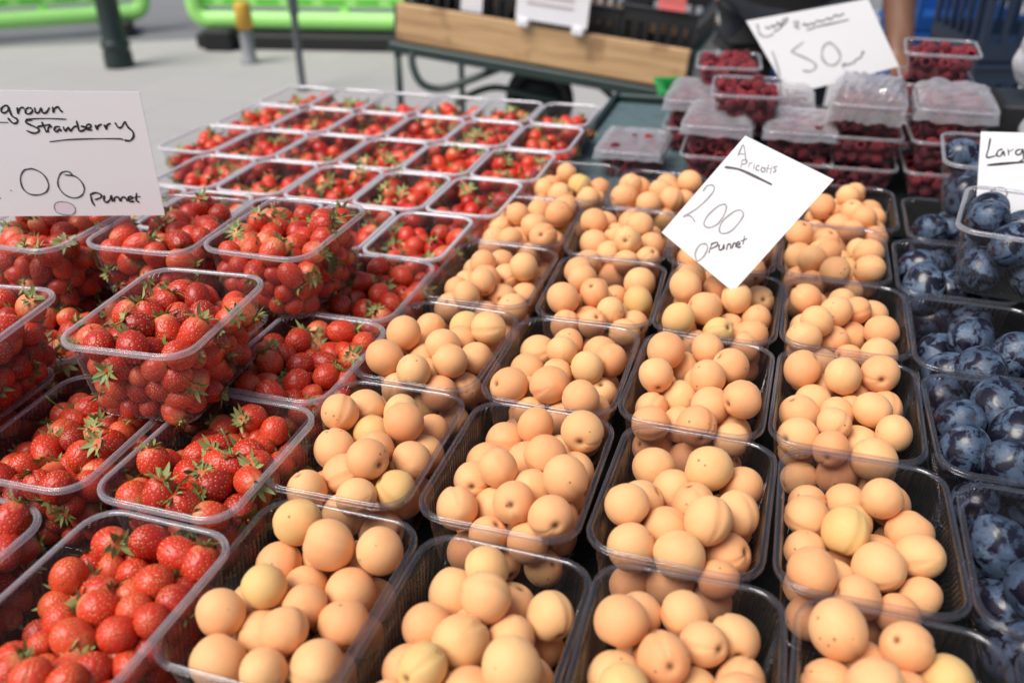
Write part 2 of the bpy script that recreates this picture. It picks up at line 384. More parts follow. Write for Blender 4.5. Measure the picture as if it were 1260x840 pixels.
def strawberry_template(seed, nu=84, nv=56, seeds=True):
    d, f = grid_sphere(nu, nv); r = np.random.default_rng(seed)
    th = np.arccos(np.clip(d[:, 2], -1, 1)); el = r.uniform(1.15, 1.48); tp = r.uniform(.12, .30)
    def shape(dd, tt):
        rad = 1 + tp*np.cos(tt) - .06*np.cos(2*tt) + lump(dd, seed, .05, 1.8)
        vv = dd*rad[:, None]; vv[:, 2] *= el
        vv[:, 2] -= .16*np.exp(-(tt/.35)**2)
        vv[:, 2] += .10
        return vv
    v = shape(d, th); dent = np.zeros(len(d)); mi = [0]*len(f); f = list(f)
    sh = np.clip((np.cos(th)+1)/2, 0, 1)
    if seeds:
        ns = r.integers(150, 190); i = np.arange(ns)+.5
        ct = 1-2*i/ns; ct = ct[(ct < .86)]; i = i[:0]
        ga = np.arange(len(ct))*2.39996+r.uniform(0, 6)
        ga = ga + r.normal(0, .13, len(ct)); ct = np.clip(ct + r.normal(0, .012, len(ct)), -.985, .86)
        st = np.sqrt(1-ct**2); sd_ = np.stack([st*np.cos(ga), st*np.sin(ga), ct], -1)
        cosd = np.clip(d@sd_.T, -1, 1); ang = np.arccos(cosd)
        dent = np.exp(-(ang/.062)**2).sum(1).clip(0, 1)
        v = v - d*(.060*dent)[:, None]
        sp = shape(sd_, np.arccos(ct)); sp = sp - sd_*.034
        av, af = [], []
        for p, nn in zip(sp, sd_):
            nn = nn/np.linalg.norm(nn); t = np.array([0, 0, -1.]) - nn*(-nn[2]); t /= np.linalg.norm(t)+1e-9; q = np.cross(nn, t)
            o = len(v)+len(av)
            k_ = r.uniform(.65, .95); av += [p+t*.092*k_, p+q*.050*k_+nn*.004, p-t*.07*k_, p-q*.050*k_+nn*.004, p+nn*.040]
            af += [(o, o+1, o+4), (o+1, o+2, o+4), (o+2, o+3, o+4), (o+3, o, o+4)]
        v = np.vstack([v, np.array(av)]); f += af; mi += [1]*len(af)
        dent = np.concatenate([dent, np.zeros(len(av))]); sh = np.concatenate([sh, np.zeros(len(av))])
    return v, f, mi, {'sh': sh, 'dent': dent, 'top': el*(1+tp)*.84}
def calyx_template(seed, top, n=None, segs=4, lo=False):
    r = np.random.default_rng(seed); n = n or r.integers(9, 14); v, f = [], []
    for k in range(n):
        a = 2*math.pi*k/n + r.uniform(-.25, .25); Ln = r.uniform(.75, 1.4); W = r.uniform(.13, .22); lift = r.uniform(-.3, 1.0); tw = r.uniform(-.3, .3)
        o = len(v); rad, z = .06, top-.02; ang = r.uniform(.15, .7)
        for i in range(segs+1):
            t = i/segs; wd = W*math.sin(math.pi*min(1, .25+.75*t))**.8*(1 if i < segs else .05)
            c, s_ = math.cos(a+tw*t), math.sin(a+tw*t)
            fold = .05*(1-t)
            v += [(rad*c-wd*s_, rad*s_+wd*c, z+fold), (rad*c, rad*s_, z-.01), (rad*c+wd*s_, rad*s_-wd*c, z+fold)]
            rad += Ln/segs*math.cos(ang); z += Ln/segs*math.sin(ang)
            ang += (lift-.35)/segs*1.6
        for i in range(segs):
            b_ = o+i*3; f += [(b_, b_+1, b_+4, b_+3), (b_+1, b_+2, b_+5, b_+4)]
    if not lo:
        o = len(v); hh = r.uniform(.25, .6)
        bx, by = r.uniform(-.2, .2), r.uniform(-.2, .2)
        for i in range(3):
            for j in range(6):
                aa = j*math.pi/3; v.append((.07*math.cos(aa)+bx*i/2, .07*math.sin(aa)+by*i/2, top-.05+hh*i/2))
        for i in range(2):
            for j in range(6): f.append((o+i*6+j, o+i*6+(j+1) % 6, o+i*6+6+(j+1) % 6, o+i*6+6+j))
        f.append(tuple(o+12+j for j in range(6)))
    return np.array(v), f
def raspberry_template(seed):
    r = np.random.default_rng(seed); ph = (1+5**.5)/2
    iv = np.array([(-1, ph, 0), (1, ph, 0), (-1, -ph, 0), (1, -ph, 0), (0, -1, ph), (0, 1, ph), (0, -1, -ph), (0, 1, -ph), (ph, 0, -1), (ph, 0, 1), (-ph, 0, -1), (-ph, 0, 1)])
    iv = iv/np.linalg.norm(iv[0])
    it = [(0, 11, 5), (0, 5, 1), (0, 1, 7), (0, 7, 10), (0, 10, 11), (1, 5, 9), (5, 11, 4), (11, 10, 2), (10, 7, 6), (7, 1, 8), (3, 9, 4), (3, 4, 2), (3, 2, 6), (3, 6, 8), (3, 8, 9), (4, 9, 5), (2, 4, 11), (6, 2, 10), (8, 6, 7), (9, 8, 1)]
    vs, fs = list(map(tuple, iv)), it
    def sub(vs, fs):
        vs = list(vs); c = {}; out = []
        def mid(a, b):
            k = (min(a, b), max(a, b))
            if k not in c:
                p = (np.array(vs[a])+np.array(vs[b]))/2; p /= np.linalg.norm(p); c[k] = len(vs); vs.append(tuple(p))
            return c[k]
        for a, b, d in fs:
            x, y, z = mid(a, b), mid(b, d), mid(d, a); out += [(a, x, z), (b, y, x), (d, z, y), (x, y, z)]
        return vs, out
    vs, fs = sub(vs, fs); iv = np.array(vs)
    v, f, cav = [], [], []
    for z, rad, n in ((-.62, .72, 11), (-.30, .80, 12), (.02, .76, 12), (.34, .66, 10), (.62, .46, 8), (.84, .2, 4)):
        for k in range(n):
            a = 2*math.pi*(k+.5*(round(z*10) % 2))/n + r.uniform(-.1, .1); o = len(v)
            c = np.array([rad*math.cos(a), rad*math.sin(a), z+r.uniform(-.03, .03)])
            p = iv*.235+c; v += list(map(tuple, p)); f += [tuple(i+o for i in t) for t in fs]; cav += [0]*len(iv)
    o = len(v); m = 14            # dark hollow core
    for rad, z in ((.58, -.72), (.50, -.3), (.32, .25), (.01, .45)):
        for j in range(m): v.append((rad*math.cos(2*math.pi*j/m), rad*math.sin(2*math.pi*j/m), z)); cav.append(1)
    for i in range(3):
        for j in range(m): f.append((o+i*m+j, o+i*m+(j+1) % m, o+i*m+m+(j+1) % m, o+i*m+m+j))
    return np.array(v), f, [0]*len(f), {'cav': np.array(cav)}
UNIT = {'apricot': .021, 'strawberry': .0127, 'plum': .0265, 'raspberry': .011}
def tmesh(name, t, mats):
    me = bpy.data.meshes.new(name); me.from_pydata([tuple(p*UNIT[name]) for p in t[0]], [], t[1])
    for m in mats: me.materials.append(m)
    me.polygons.foreach_set('material_index', t[2]); me.polygons.foreach_set('use_smooth', [True]*len(t[1]))
    for k, a in t[3].items():
        if np.ndim(a): fattr(me, k, a)
    me.update(); return me
def mass_mesh(name, items, mats):
    """items: (template, 4x4 numpy matrix, material override or None) joined into one mesh."""
    V, LV, LT, MI, A = [], [], [], [], {}
    cache = {}; off = 0
    keys = set(k for t, _, _ in items for k, a in t[3].items() if np.ndim(a))
    for t, mx, ov in items:
        i = id(t[1])
        if i not in cache:
            cache[i] = (np.array([x for f in t[1] for x in f], np.int64), np.array([len(f) for f in t[1]], np.int64))
        lv, lt = cache[i]
        p = t[0]@mx[:3, :3].T + mx[:3, 3]
        V.append(p); LV.append(lv+off); LT.append(lt); MI.append(np.array(t[2]) if ov is None else np.full(len(lt), ov)); off += len(p)
        for k in keys: A.setdefault(k, []).append(np.asarray(t[3].get(k, np.zeros(len(p))), float))
    V = np.vstack(V); LV = np.concatenate(LV); LT = np.concatenate(LT); MI = np.concatenate(MI)
    me = bpy.data.meshes.new(name); me.vertices.add(len(V)); me.vertices.foreach_set('co', V.astype(np.float32).ravel())
    me.loops.add(len(LV)); me.loops.foreach_set('vertex_index', LV.astype(np.int32))
    me.polygons.add(len(LT)); ls = np.concatenate([[0], np.cumsum(LT)[:-1]])
    me.polygons.foreach_set('loop_start', ls.astype(np.int32))
    for m in mats: me.materials.append(m)
    me.polygons.foreach_set('material_index', MI.astype(np.int32)); me.polygons.foreach_set('use_smooth', np.ones(len(LT), bool))
    me.update(calc_edges=True)
    for k in keys: fattr(me, k, np.concatenate(A[k]))
    me.validate(); return me

# ------------------------------------------------------------------ punnets
def rrect(hx, hy, rc, nc=7, ns=6):
    pts = []
    for cx, cy, a0 in ((hx-rc, hy-rc, 0), (-hx+rc, hy-rc, 90), (-hx+rc, -hy+rc, 180), (hx-rc, -hy+rc, 270)):
        for i in range(nc+1):
            a = R(a0+90*i/nc); pts.append((cx+rc*math.cos(a), cy+rc*math.sin(a)))
        nx = {0: (-hx+rc, hy), 90: (-hx, -hy+rc), 180: (hx-rc, -hy), 270: (hx, hy-rc)}[a0]
        p = pts[-1]
        for i in range(1, ns): pts.append((p[0]+(nx[0]-p[0])*i/ns, p[1]+(nx[1]-p[1])*i/ns))
    return pts
TAPER = .011
def punnet_meshes(name, W, L, H, rc, mb, mr):
    """origin at the middle of the base; the rim top is at z = H"""
    def sweep(prof, meshname, m, closed_bottom):
        vs, per, fs = [], [], []; n = None
        for ins, z in prof:
            p = rrect(W/2-ins, L/2-ins, max(.004, rc-ins*.8)); n = len(p)
            acc = 0
            for i, (x, y) in enumerate(p):
                if i: acc += math.dist(p[i-1], p[i])
                vs.append((x, y, z)); per.append(acc)
        for k in range(len(prof)-1):
            for j in range(n): fs.append((k*n+j, k*n+(j+1) % n, (k+1)*n+(j+1) % n, (k+1)*n+j))
        if closed_bottom: fs.append(tuple(range(n)))
        me = bpy.data.meshes.new(meshname); me.from_pydata(vs, [], fs); me.materials.append(m)
        me.polygons.foreach_set('use_smooth', [True]*(len(fs)-(1 if closed_bottom else 0)) + ([False] if closed_bottom else []))
        fattr(me, 'per', per); me.update(); return me
    e = .0054
    body = [(e+TAPER+.010, .0), (e+TAPER+.003, .002), (e+TAPER, .008), (e+TAPER*.75, H*.28), (e+TAPER*.5, H*.5), (e+TAPER*.25, H*.75), (e+.0018, H-.007), (e+.0004, H-.003)]
    rim = [(e+.0004, H-.003), (e-.0004, H-.0008), (e-.0018, H), (.0030, H-.0002), (.0022, H-.0012), (.0014, H-.0004), (.0004, H-.0010), (0, H-.0026), (.0002, H-.0052), (.0008, H-.0062), (.0016, H-.0050), (.0022, H-.0028)]
    return sweep(body, name+"_tub", mb, True), sweep(rim, name+"_rim", mr, False)
KINDS = {}
def kind(name, W, L, H, rc, mb, mr): KINDS[name] = (W, L, H, *punnet_meshes(name, W, L, H, rc, mb, mr))
kind('apricot', .150, .196, .087, .030, MBODY, MRIM)
kind('strawberry', .146, .188, .092, .030, MBODY2, MRIM2)
kind('far', .126, .174, .087, .026, MBODY2, MRIMF)
kind('plum', .150, .188, .087, .030, MBODY, MRIM)
kind('plumtall', .150, .188, .092, .030, MBODY2, MRIM2)
kind('rasp', .140, .170, .057, .022, MBODY2, MRIM2)
PUN = []
def punnet(k, u, v, z0, rz, label, short, grp, fruit, tiltx=0):
    W, L, H, bm, rm = KINDS[k]
    o = thing(fruit+'_punnet', label, 'punnet', (u, v, z0), rz, grp)
    link('tub', bm, o); link('rim', rm, o)
    PUN.append(dict(k=k, u=u, v=v, z0=z0, rz=rz, short=short, fruit=fruit, W=W, L=L, H=H, o=o))
    return PUN[-1]

# apricots: six rows of four
AU = {1: (-.318, -.167, -.016, .135), 2: (-.345, -.188, -.033, .120), 3: (-.346, -.194, -.042, .110), 4: (-.345, -.188, -.037, .114), 5: (-.352, -.200, -.048, .104), 6: (-.327, -.175, -.023, .129)}
AV = {1: (.453, .446, .455, .456), 2: (.657, .656, .655, .655), 3: (.857, .853, .853, .853), 4: (1.062, 1.051, 1.052, 1.058), 5: (1.262, 1.249, 1.251, 1.257), 6: (1.461, 1.448, 1.450, 1.456)}
COLN = ('leftmost', 'second from left', 'third from left', 'rightmost'); ROWN = {1: 'front row', 2: 'second row', 3: 'third row', 4: 'fourth row', 5: 'fifth row', 6: 'back row'}
for r_ in range(1, 7):
    for c_ in range(4):
        punnet('apricot', AU[r_][c_], AV[r_][c_], ZT+.001, R(random.uniform(-2.2, 2.2)), 'clear plastic punnet of apricots, %s of four in the apricots\' %s' % (COLN[c_], ROWN[r_]),
               '%s apricot punnet, %s' % (COLN[c_], ROWN[r_]), 'apricot punnets in rows', 'apricot')
# strawberries, near: lower layer
low = [
 (-.462, .400, 'open strawberry punnet at the bottom left corner beside the nearest apricots', 'bottom strawberry punnet by front apricots'),
 (-.640, .385, 'strawberry punnet cut by the left frame edge near the bottom corner', 'lowest strawberry punnet at left edge'),
 (-.483, .594, 'low strawberry punnet in front of the big raised one', 'low strawberry punnet before raised one'),
 (-.640, .590, 'low strawberry punnet with a long stem, below the leftmost raised punnet', 'low punnet below leftmost raised one'),
 (-.488, .787, 'low strawberry punnet tucked right of the big raised one', 'low punnet right of raised one'),
 (-.645, .785, 'low strawberry punnet half hidden behind the big raised one', 'hidden low punnet behind raised one'),
 (-.800, .590, 'low strawberry punnet under the leftmost raised punnet', 'low punnet under leftmost raised one'),
 (-.805, .785, 'low strawberry punnet below the strawberry price card, front one', 'front low punnet below card'),
 (-.495, .975, 'low strawberry punnet beside the third row of apricots, right of the leafy raised one', 'low punnet beside leafy raised one'),
 (-.652, .975, 'low strawberry punnet beneath the two raised ones at the back', 'low punnet beneath back raised ones'),
 (-.812, .975, 'low strawberry punnet below the strawberry price card, back one', 'back low punnet below card'),
 (-.96, .785, 'low strawberry punnet beside the left edge under the card, front', 'left low punnet under card, front'),
 (-.968, .975, 'low strawberry punnet beside the left edge under the card, back', 'left low punnet under card, back')]
for u, v, lab, sh in low:
    punnet('strawberry', u, v, ZT+.001-.004, R(random.uniform(-2, 2)), lab, sh, 'strawberry punnets of the near lower layer', 'strawberry')
# raised ones rest on the rims below
ZU = ZT - .003 + .092 + .001
hi = [
 (-.580, .692, 4, 'big raised punnet heaped with glossy strawberries, nearest of the upper layer', 'big raised strawberry punnet'),
 (-.572, .930, -1, 'raised strawberry punnet with a dark leaf against its right wall', 'raised punnet with dark leaf'),
 (-.722, .905, 3, 'raised strawberry punnet right below the corner of the strawberry card', 'raised punnet at card corner'),
 (-.876, .872, 0, 'raised strawberry punnet standing under the strawberry price card', 'raised punnet under strawberry card'),
 (-.775, .600, 7, 'raised strawberry punnet cut by the left frame edge', 'raised punnet at left edge')]
for u, v, a, lab, sh in hi:
    punnet('strawberry', u, v, ZU, R(a), lab, sh, 'raised strawberry punnets', 'strawberry')
# strawberries, far field
FR_ = [(1.160, -.490, 5), (1.340, -.462, 5), (1.518, -.448, 6), (1.697, -.432, 6), (1.876, -.436, 6)]
nm = ('nearest', 'second', 'third', 'fourth', 'farthest')
pos = ('first', 'second', 'third', 'fourth', 'fifth', 'sixth')
for i, (v, u0, n_) in enumerate(FR_):
    for j in range(n_):
        punnet('far', u0-.1285*j+random.uniform(-.0008, .0008), v+random.uniform(-.0015, .0015), ZT+.001, R(random.uniform(-.8, .8)),
               'strawberry punnet with glare-whitened rim, %s from right in the %s of five far rows' % (pos[j], nm[i]), '%s from right in %s far strawberry row' % (pos[j], nm[i]), 'strawberry punnets in the far rows', 'strawberry')
# plums
pl = [(.288, .455, 'plum punnet at the bottom right corner, nearest of the plums', 'nearest plum punnet'),
      (.272, .648, 'plum punnet second from the front in the plum column', 'second plum punnet'),
      (.263, .845, 'plum punnet third from the front in the plum column', 'third plum punnet'),
      (.262, 1.040, 'fourth plum punnet from the front, below the raised plums', 'fourth plum punnet'),
      (.258, 1.235, 'fifth plum punnet from the front, dark and behind the raised plums', 'fifth plum punnet'),
      (.286, 1.428, 'farthest low plum punnet, in the dark behind the others', 'farthest low plum punnet')]
for u, v, lab, sh in pl:
    punnet('plum', u, v, ZT+.001, R(random.uniform(-2, 2)), lab, sh, 'plum punnets in one column', 'plum')
for v in (1.235, 1.428):
    punnet('plum', .440, v, ZT+.001, 0, 'plum punnet of the right column supporting a raised plum punnet, %s' % ('front' if v < 1.3 else 'back'), 'right column plum punnet, %s' % ('front' if v < 1.3 else 'back'), 'plum punnets of the right column', 'plum')
ZUP = ZT+.001+.087+.001
punnet('plumtall', .322, 1.222, ZUP-.002, R(-12), 'tall raised punnet of plums standing in front of the plum price card', 'raised plum punnet before card', 'raised plum punnets', 'plum')
punnet('plumtall', .330, 1.500, ZUP-.002, R(-5), 'tall raised punnet of plums standing behind the plum price card', 'raised plum punnet behind card', 'raised plum punnets', 'plum')
# raspberries
ZB = ZT+.006; HB = .058
rs = [(-.272, 1.800, 0, 0, 'film topped raspberry punnet alone at the left end of the raspberries', 'leftmost raspberry punnet'),
      (-.105, 1.815, 0, 1, 'lower raspberry punnet of the second stack from left', 'lower punnet of second stack'),
      (-.105, 1.815, 1, -1, 'upper film topped raspberry punnet of the second stack from left', 'upper punnet of second stack'),
      (.048, 1.815, 0, 0, 'lower raspberry punnet of the stack behind the apricot card', 'lower punnet behind apricot card'),
      (.048, 1.815, 1, 1, 'upper film topped raspberry punnet of the stack behind the apricot card', 'upper punnet behind apricot card'),
      (-.060, 1.835, 2, 3, 'small open raspberry punnet perched on top at left of its price card', 'perched open raspberry punnet'),
      (.163, 1.815, 0, 0, 'bottom raspberry punnet of the three high stack right of the card', 'bottom punnet of three high stack'),
      (.163, 1.815, 1, 0, 'middle raspberry punnet with hollow berries in the three high stack', 'middle punnet of three high stack'),
      (.163, 1.815, 2, -4, 'top bagged raspberry punnet of the three high stack', 'top punnet of three high stack'),
      (.312, 1.815, 0, 0, 'bottom raspberry punnet of the right hand stack', 'bottom punnet of right stack'),
      (.312, 1.815, 1, 1, 'middle raspberry punnet of the right hand stack', 'middle punnet of right stack'),
      (.312, 1.815, 2, -3, 'top bagged raspberry punnet of the right hand stack', 'top punnet of right stack'),
      (-.165, 2.00, 0, 0, 'lower raspberry punnet in the rear row, left', 'rear left lower punnet'),
      (-.165, 2.00, 1, 0, 'middle raspberry punnet in the rear row, left', 'rear left middle punnet'),
      (-.115, 2.07, 2, 4, 'rear open raspberry punnet showing beside the left edge of the price card', 'rear open punnet left of card'),
      (.005, 2.00, 0, 0, 'lower raspberry punnet in the rear row, behind the card', 'rear centre lower punnet'),
      (.005, 2.00, 1, 0, 'middle raspberry punnet in the rear row, behind the card', 'rear centre middle punnet'),
      (.30, 2.01, 0, 0, 'lower raspberry punnet in the rear row, right', 'rear right lower punnet'),
      (.30, 2.01, 1, 0, 'middle raspberry punnet in the rear row, right', 'rear right middle punnet'),
      (.30, 2.01, 2, -2, 'rear raspberry punnet in the right stack, under the open one', 'rear right third punnet'),
      (.30, 2.01, 3, -4, 'open raspberry punnet at the back right, with clear sides and a bright rim', 'open punnet at back right')]
RP = {}
for u, v, lay, a, lab, sh in rs:
    RP[sh] = punnet('rasp', u, v, ZB+lay*HB, R(a), lab, sh, 'raspberry punnets in stacks', 'raspberry')

# ------------------------------------------------------------------ fruit packing (relaxation of spheres in each tapered tub)
def pack(n, r0, r1, W, L, H, seed, rc=.024, iters=520, spread=2.0):
    g = np.random.default_rng(seed); rad = g.uniform(r0, r1, n)
    p = np.stack([g.uniform(-.7, .7, n)*W/2, g.uniform(-.75, .75, n)*L/2, rad+g.uniform(0, H*spread, n)], -1)
    def bounds():
        t = np.clip(p[:, 2]/H, 0, 1); ins = .0075+TAPER*(1-t)
        hx = W/2-ins-rad; hy = L/2-ins-rad
        p[:, 2] = np.maximum(p[:, 2], rad+.0015)
        p[:, 0] = np.clip(p[:, 0], -hx, hx); p[:, 1] = np.clip(p[:, 1], -hy, hy)
        k = np.maximum(rc-rad*.6, .002); cx = hx-k; cy = hy-k
        ax, ay = np.abs(p[:, 0])-cx, np.abs(p[:, 1])-cy
        m = (ax > 0) & (ay > 0); q = np.hypot(ax, ay); m &= q > k
        sc = np.where(m, k/np.maximum(q, 1e-9), 1)
        p[m, 0] = (np.sign(p[:, 0])*(cx+ax*sc))[m]; p[m, 1] = (np.sign(p[:, 1])*(cy+ay*sc))[m]
    iu = np.triu_indices(n, 1); rs_ = rad[iu[0]]+rad[iu[1]]
    for it in range(iters):
        if it < iters*.75: p += g.normal(0, 1, p.shape)*np.array([1, 1, .4])*(.0030*(1-it/(iters*.75)))
        p[:, 2] -= .0024*(1-it/iters)+.0003 if it < iters-40 else .00005
        for _ in range(2):
            d = p[iu[0]]-p[iu[1]]; q = np.linalg.norm(d, axis=1)+1e-9; ov = rs_-q; m = ov > 0
            if m.any():
                c = (d[m]/q[m, None])*(ov[m]*.42)[:, None]
                np.add.at(p, iu[0][m], c); np.add.at(p, iu[1][m], -c)
            bounds()
    return p, rad

def rand_rot(g):
    q = g.normal(size=4); q /= np.linalg.norm(q)
    w_, x, y, z = q
    return np.array([[1-2*(y*y+z*z), 2*(x*y-z*w_), 2*(x*z+y*w_)], [2*(x*y+z*w_), 1-2*(x*x+z*z), 2*(y*z-x*w_)], [2*(x*z-y*w_), 2*(y*z+x*w_), 1-2*(x*x+y*y)]])
SPEC = {'apricot': [(n, .0170, .0212) for n in (32, 30, 34, 31, 33, 30, 32)],
        'strawberry': [(n, .0092, .0140) for n in (124, 116, 130, 120, 118, 126)],
        'far': [(n, .0108, .0145) for n in (58, 52, 61, 55, 58)],
        'plum': [(n, .0245, .0280) for n in (10, 9, 11, 10)],
        'plumtall': [(n, .0245, .0275) for n in (10, 9)],
        'rasp': [(n, .0098, .0122) for n in (82, 78, 86)]}
PACKS = {}
for k, specs in SPEC.items():
    W, L, H = KINDS[k][:3]
    PACKS[k] = [pack(n, a, b, W, L, H, 100+i*7+len(k), iters=360 if k in ('far', 'rasp') else 520) for i, (n, a, b) in enumerate(specs)]
FRUIT = []      # dicts: kind, world position, radius, local position, punnet
g = np.random.default_rng(5)
cnt = {}
for P in PUN:
    k = P['k']; i = cnt.get(k, 0); cnt[k] = i+1
    p, rad = PACKS[k][(i*3+i//5) % len(PACKS[k])]
    fl = ((1, 1), (-1, 1), (1, -1), (-1, -1))[(i+i//4) % 4]
    loc = p*np.array([fl[0], fl[1], 1]); c, s = math.cos(P['rz']), math.sin(P['rz'])
    keep = loc[:, 2] > (.020 if k == 'far' else 0)
    for q, r_ in zip(loc[keep], rad[keep]):
        FRUIT.append(dict(f=P['fruit'], w=np.array([P['u']+c*q[0]-s*q[1], P['v']+s*q[0]+c*q[1], P['z0']+q[2]]), r=r_, l=q, P=P))
# how much of each fruit shows: its disc in the picture against the discs nearer to the lens
W_ = np.array([f['w'] for f in FRUIT]); PX = proj(W_); RAD = np.array([f['r'] for f in FRUIT]); RPX = F*RAD/PX[:, 2]
samp = np.array([(0, 0)] + [(.5*math.cos(a), .5*math.sin(a)) for a in np.arange(6)*math.pi/3] + [(.88*math.cos(a), .88*math.sin(a)) for a in np.arange(12)*math.pi/6])
VIS = np.zeros(len(FRUIT))
CARDQ = [[(-60, 112), (172, 113), (203, 265), (-60, 265)], [(917, 168), (1025, 222), (903, 358), (815, 285)], [(918, 25), (1068, -3), (1106, 82), (972, 116)], [(1207, 163), (1400, 163), (1400, 256), (1202, 255)]]
CARDD = [1.12, 1.2, 1.85, 1.32]
def inside(q, x, y):
    ok = np.ones(len(x), bool)
    for i in range(4):
        a, b = q[i], q[(i+1) % 4]; ok &= (b[0]-a[0])*(y-a[1])-(b[1]-a[1])*(x-a[0]) >= 0
    return ok
for i in range(len(FRUIT)):
    x, y, z = PX[i]; rp = RPX[i]
    if x < -rp or x > 1260+rp or y < -rp or y > 840+rp: continue
    sx, sy = x+samp[:, 0]*rp, y+samp[:, 1]*rp
    ok = (sx > 0) & (sx < 1260) & (sy > 0) & (sy < 840)
    j = np.where((PX[:, 2] < z-.2*RAD[i]) & (np.hypot(PX[:, 0]-x, PX[:, 1]-y) < rp+RPX))[0]
    for q in j: ok &= np.hypot(sx-PX[q, 0], sy-PX[q, 1]) > RPX[q]*.97
    for q, dd in zip(CARDQ, CARDD):
        if dd < z: ok &= ~inside(q, sx, sy)
    VIS[i] = ok.mean()*math.pi*rp*rp
for i, f in enumerate(FRUIT): f['vis'] = VIS[i]

AT = [apricot_template(40+i) for i in range(6)]; ATL = [apricot_template(60+i, 16, 12) for i in range(3)]
ST = [strawberry_template(70+i) for i in range(6)]; STL = [strawberry_template(90+i, 14, 10, False) for i in range(4)]
STM = [strawberry_template(95+i, 36, 26, True) for i in range(4)]
PT = [plum_template(110+i) for i in range(4)]; RT = [raspberry_template(130+i) for i in range(3)]
CT = [[calyx_template(150+10*i+j, ST[i][3]['top']) for j in range(2)] for i in range(6)]
CTL = [calyx_template(230+i, STL[i][3]['top'], 9, 2, True) for i in range(4)]
CTL = [(v_*np.array([1.25, 1.25, 1.0]), f_) for v_, f_ in CTL]
CTM = [calyx_template(250+i, STM[i][3]['top'], 9, 3, True) for i in range(4)]
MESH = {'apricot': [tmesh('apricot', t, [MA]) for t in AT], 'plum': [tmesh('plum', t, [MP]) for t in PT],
        'raspberry': [tmesh('raspberry', t, [MR]) for t in RT], 'strawberry': [tmesh('strawberry', t, [MS, MSEED]) for t in ST]}
def cmesh(vf, m):
    me = bpy.data.meshes.new('calyx'); me.from_pydata([tuple(p*.0127) for p in vf[0]], [], vf[1]); me.materials.append(m)
    me.polygons.foreach_set('use_smooth', [True]*len(vf[1])); me.update(); return me
CM = [[cmesh(c, ML) for c in cc] for cc in CT]
def stem_mesh(seed, top):
    r = random.Random(seed); b = MB(); L_ = r.uniform(2.0, 3.4); bx, by = r.uniform(-1, 1), r.uniform(-1, 1)
    b.tube([(bx*t*t, by*t*t, top-.05+L_*t) for t in (0, .2, .4, .6, .8, 1)], [.07, .055, .05, .05, .05, .07], 7)
    b.v = [tuple(c*.0127 for c in p) for p in b.v]
    return b.mesh('stem', [MSTEM], True)
STEMS = [[stem_mesh(300+i*5+j, ST[i][3]['top']) for j in range(2)] for i in range(6)]

SECT_Y = ('front', 'middle', 'back'); SECT_X = ('left', 'centre', 'right')
def sector(f):
    P = f['P']; x, y = f['l'][0]/(P['W']*.37), f['l'][1]/(P['L']*.38)
    return SECT_Y[int(np.clip(round(y)+1, 0, 2))], SECT_X[int(np.clip(round(x)+1, 0, 2))]
TIE = {1: ('',), 2: ('upper ', 'lower '), 3: ('top ', 'middle height ', 'lowest ')}
def fruit_objects(fr, cap, amin):
    """the fruit that show largest become objects of their own; returns the rest"""
    idx = sorted([f for f in FRUIT if f['f'] == fr], key=lambda f: -f['vis'])
    pick = [f for f in idx[:cap] if f['vis'] > amin]; chosen = set(id(f) for f in pick)
    by = {}
    for f in pick: by.setdefault((id(f['P']), *sector(f)), []).append(f)
    gg = np.random.default_rng(77)
    for (pid, sy, sx), fs in by.items():
        fs.sort(key=lambda f: -f['l'][2]); n = len(fs)
        for i, f in enumerate(fs):
            place = 'in the middle' if (sy, sx) == ('middle', 'centre') else 'at %s %s' % (sy, sx)
            if n <= 3: t = TIE[n][i]
            else: t = ('top ', 'upper ')[i] if i < 2 else ('lowest ' if i == n-1 else 'inner ')
            lab = '%s%s %s of the %s' % (t, fr, place, f['P']['short'])
            k = int(gg.integers(len(MESH[fr]))); rot = rand_rot(gg)
            if fr == 'apricot' and rot[2, 2] > .9 and gg.random() < .5: rot = rand_rot(gg)
            o = link(fr, MESH[fr][k]); sc = f['r']/UNIT[fr]*(1.03 if fr == 'apricot' else 1.04)
            mx = Matrix(rot.tolist()).to_4x4(); mx = Matrix.Translation(Vector(f['w'].tolist())) @ mx @ Matrix.Scale(sc, 4)
            o.matrix_world = mx
            tag(o, lab, fr, '%s in the %s' % ({'strawberry': 'strawberries', 'raspberry': 'raspberries'}.get(fr, fr+'s'), f['P']['short']))
            if fr == 'strawberry':
                link('calyx', CM[k][int(gg.integers(2))], o)
                if gg.random() < .07 and f['vis'] > 300 and rot[2, 2] > .2: link('stem', STEMS[k][int(gg.integers(2))], o)
    return [f for f in idx if id(f) not in chosen]
def mxn(f, gg, k=1.02):
    m = np.eye(4); m[:3, :3] = rand_rot(gg)*f['r']*k; m[:3, 3] = f['w']; return m
gg = np.random.default_rng(99)
rest = fruit_objects('apricot', 300, 12)
if rest: tag(link('apricots', mass_mesh('apricots', [(ATL[int(gg.integers(3))], mxn(f, gg), None) for f in rest], [MA])), 'remaining apricots lying deep in the punnets and in the far rows', 'apricots', None, 'stuff')
rest = fruit_objects('strawberry', 300, 12)
items = []
for f in rest:
    k = int(gg.integers(4)); m = mxn(f, gg); far = f['P']['k'] == 'far'
    T_, C_ = (STL, CTL) if far else (STM, CTM)
    items.append((T_[k], m, None)); items.append(((C_[k][0], C_[k][1], [2]*len(C_[k][1]), {}), m, 2))
tag(link('strawberries', mass_mesh('strawberries', items, [MS, MSEED, ML])), 'mass of red strawberries with green tops filling the far punnets', 'strawberries', None, 'stuff')
rest = fruit_objects('plum', 300, -1)
rest = fruit_objects('raspberry', 300, 6)
gr = [f for f in rest if f['vis'] > 0 or f['l'][2] > .03]
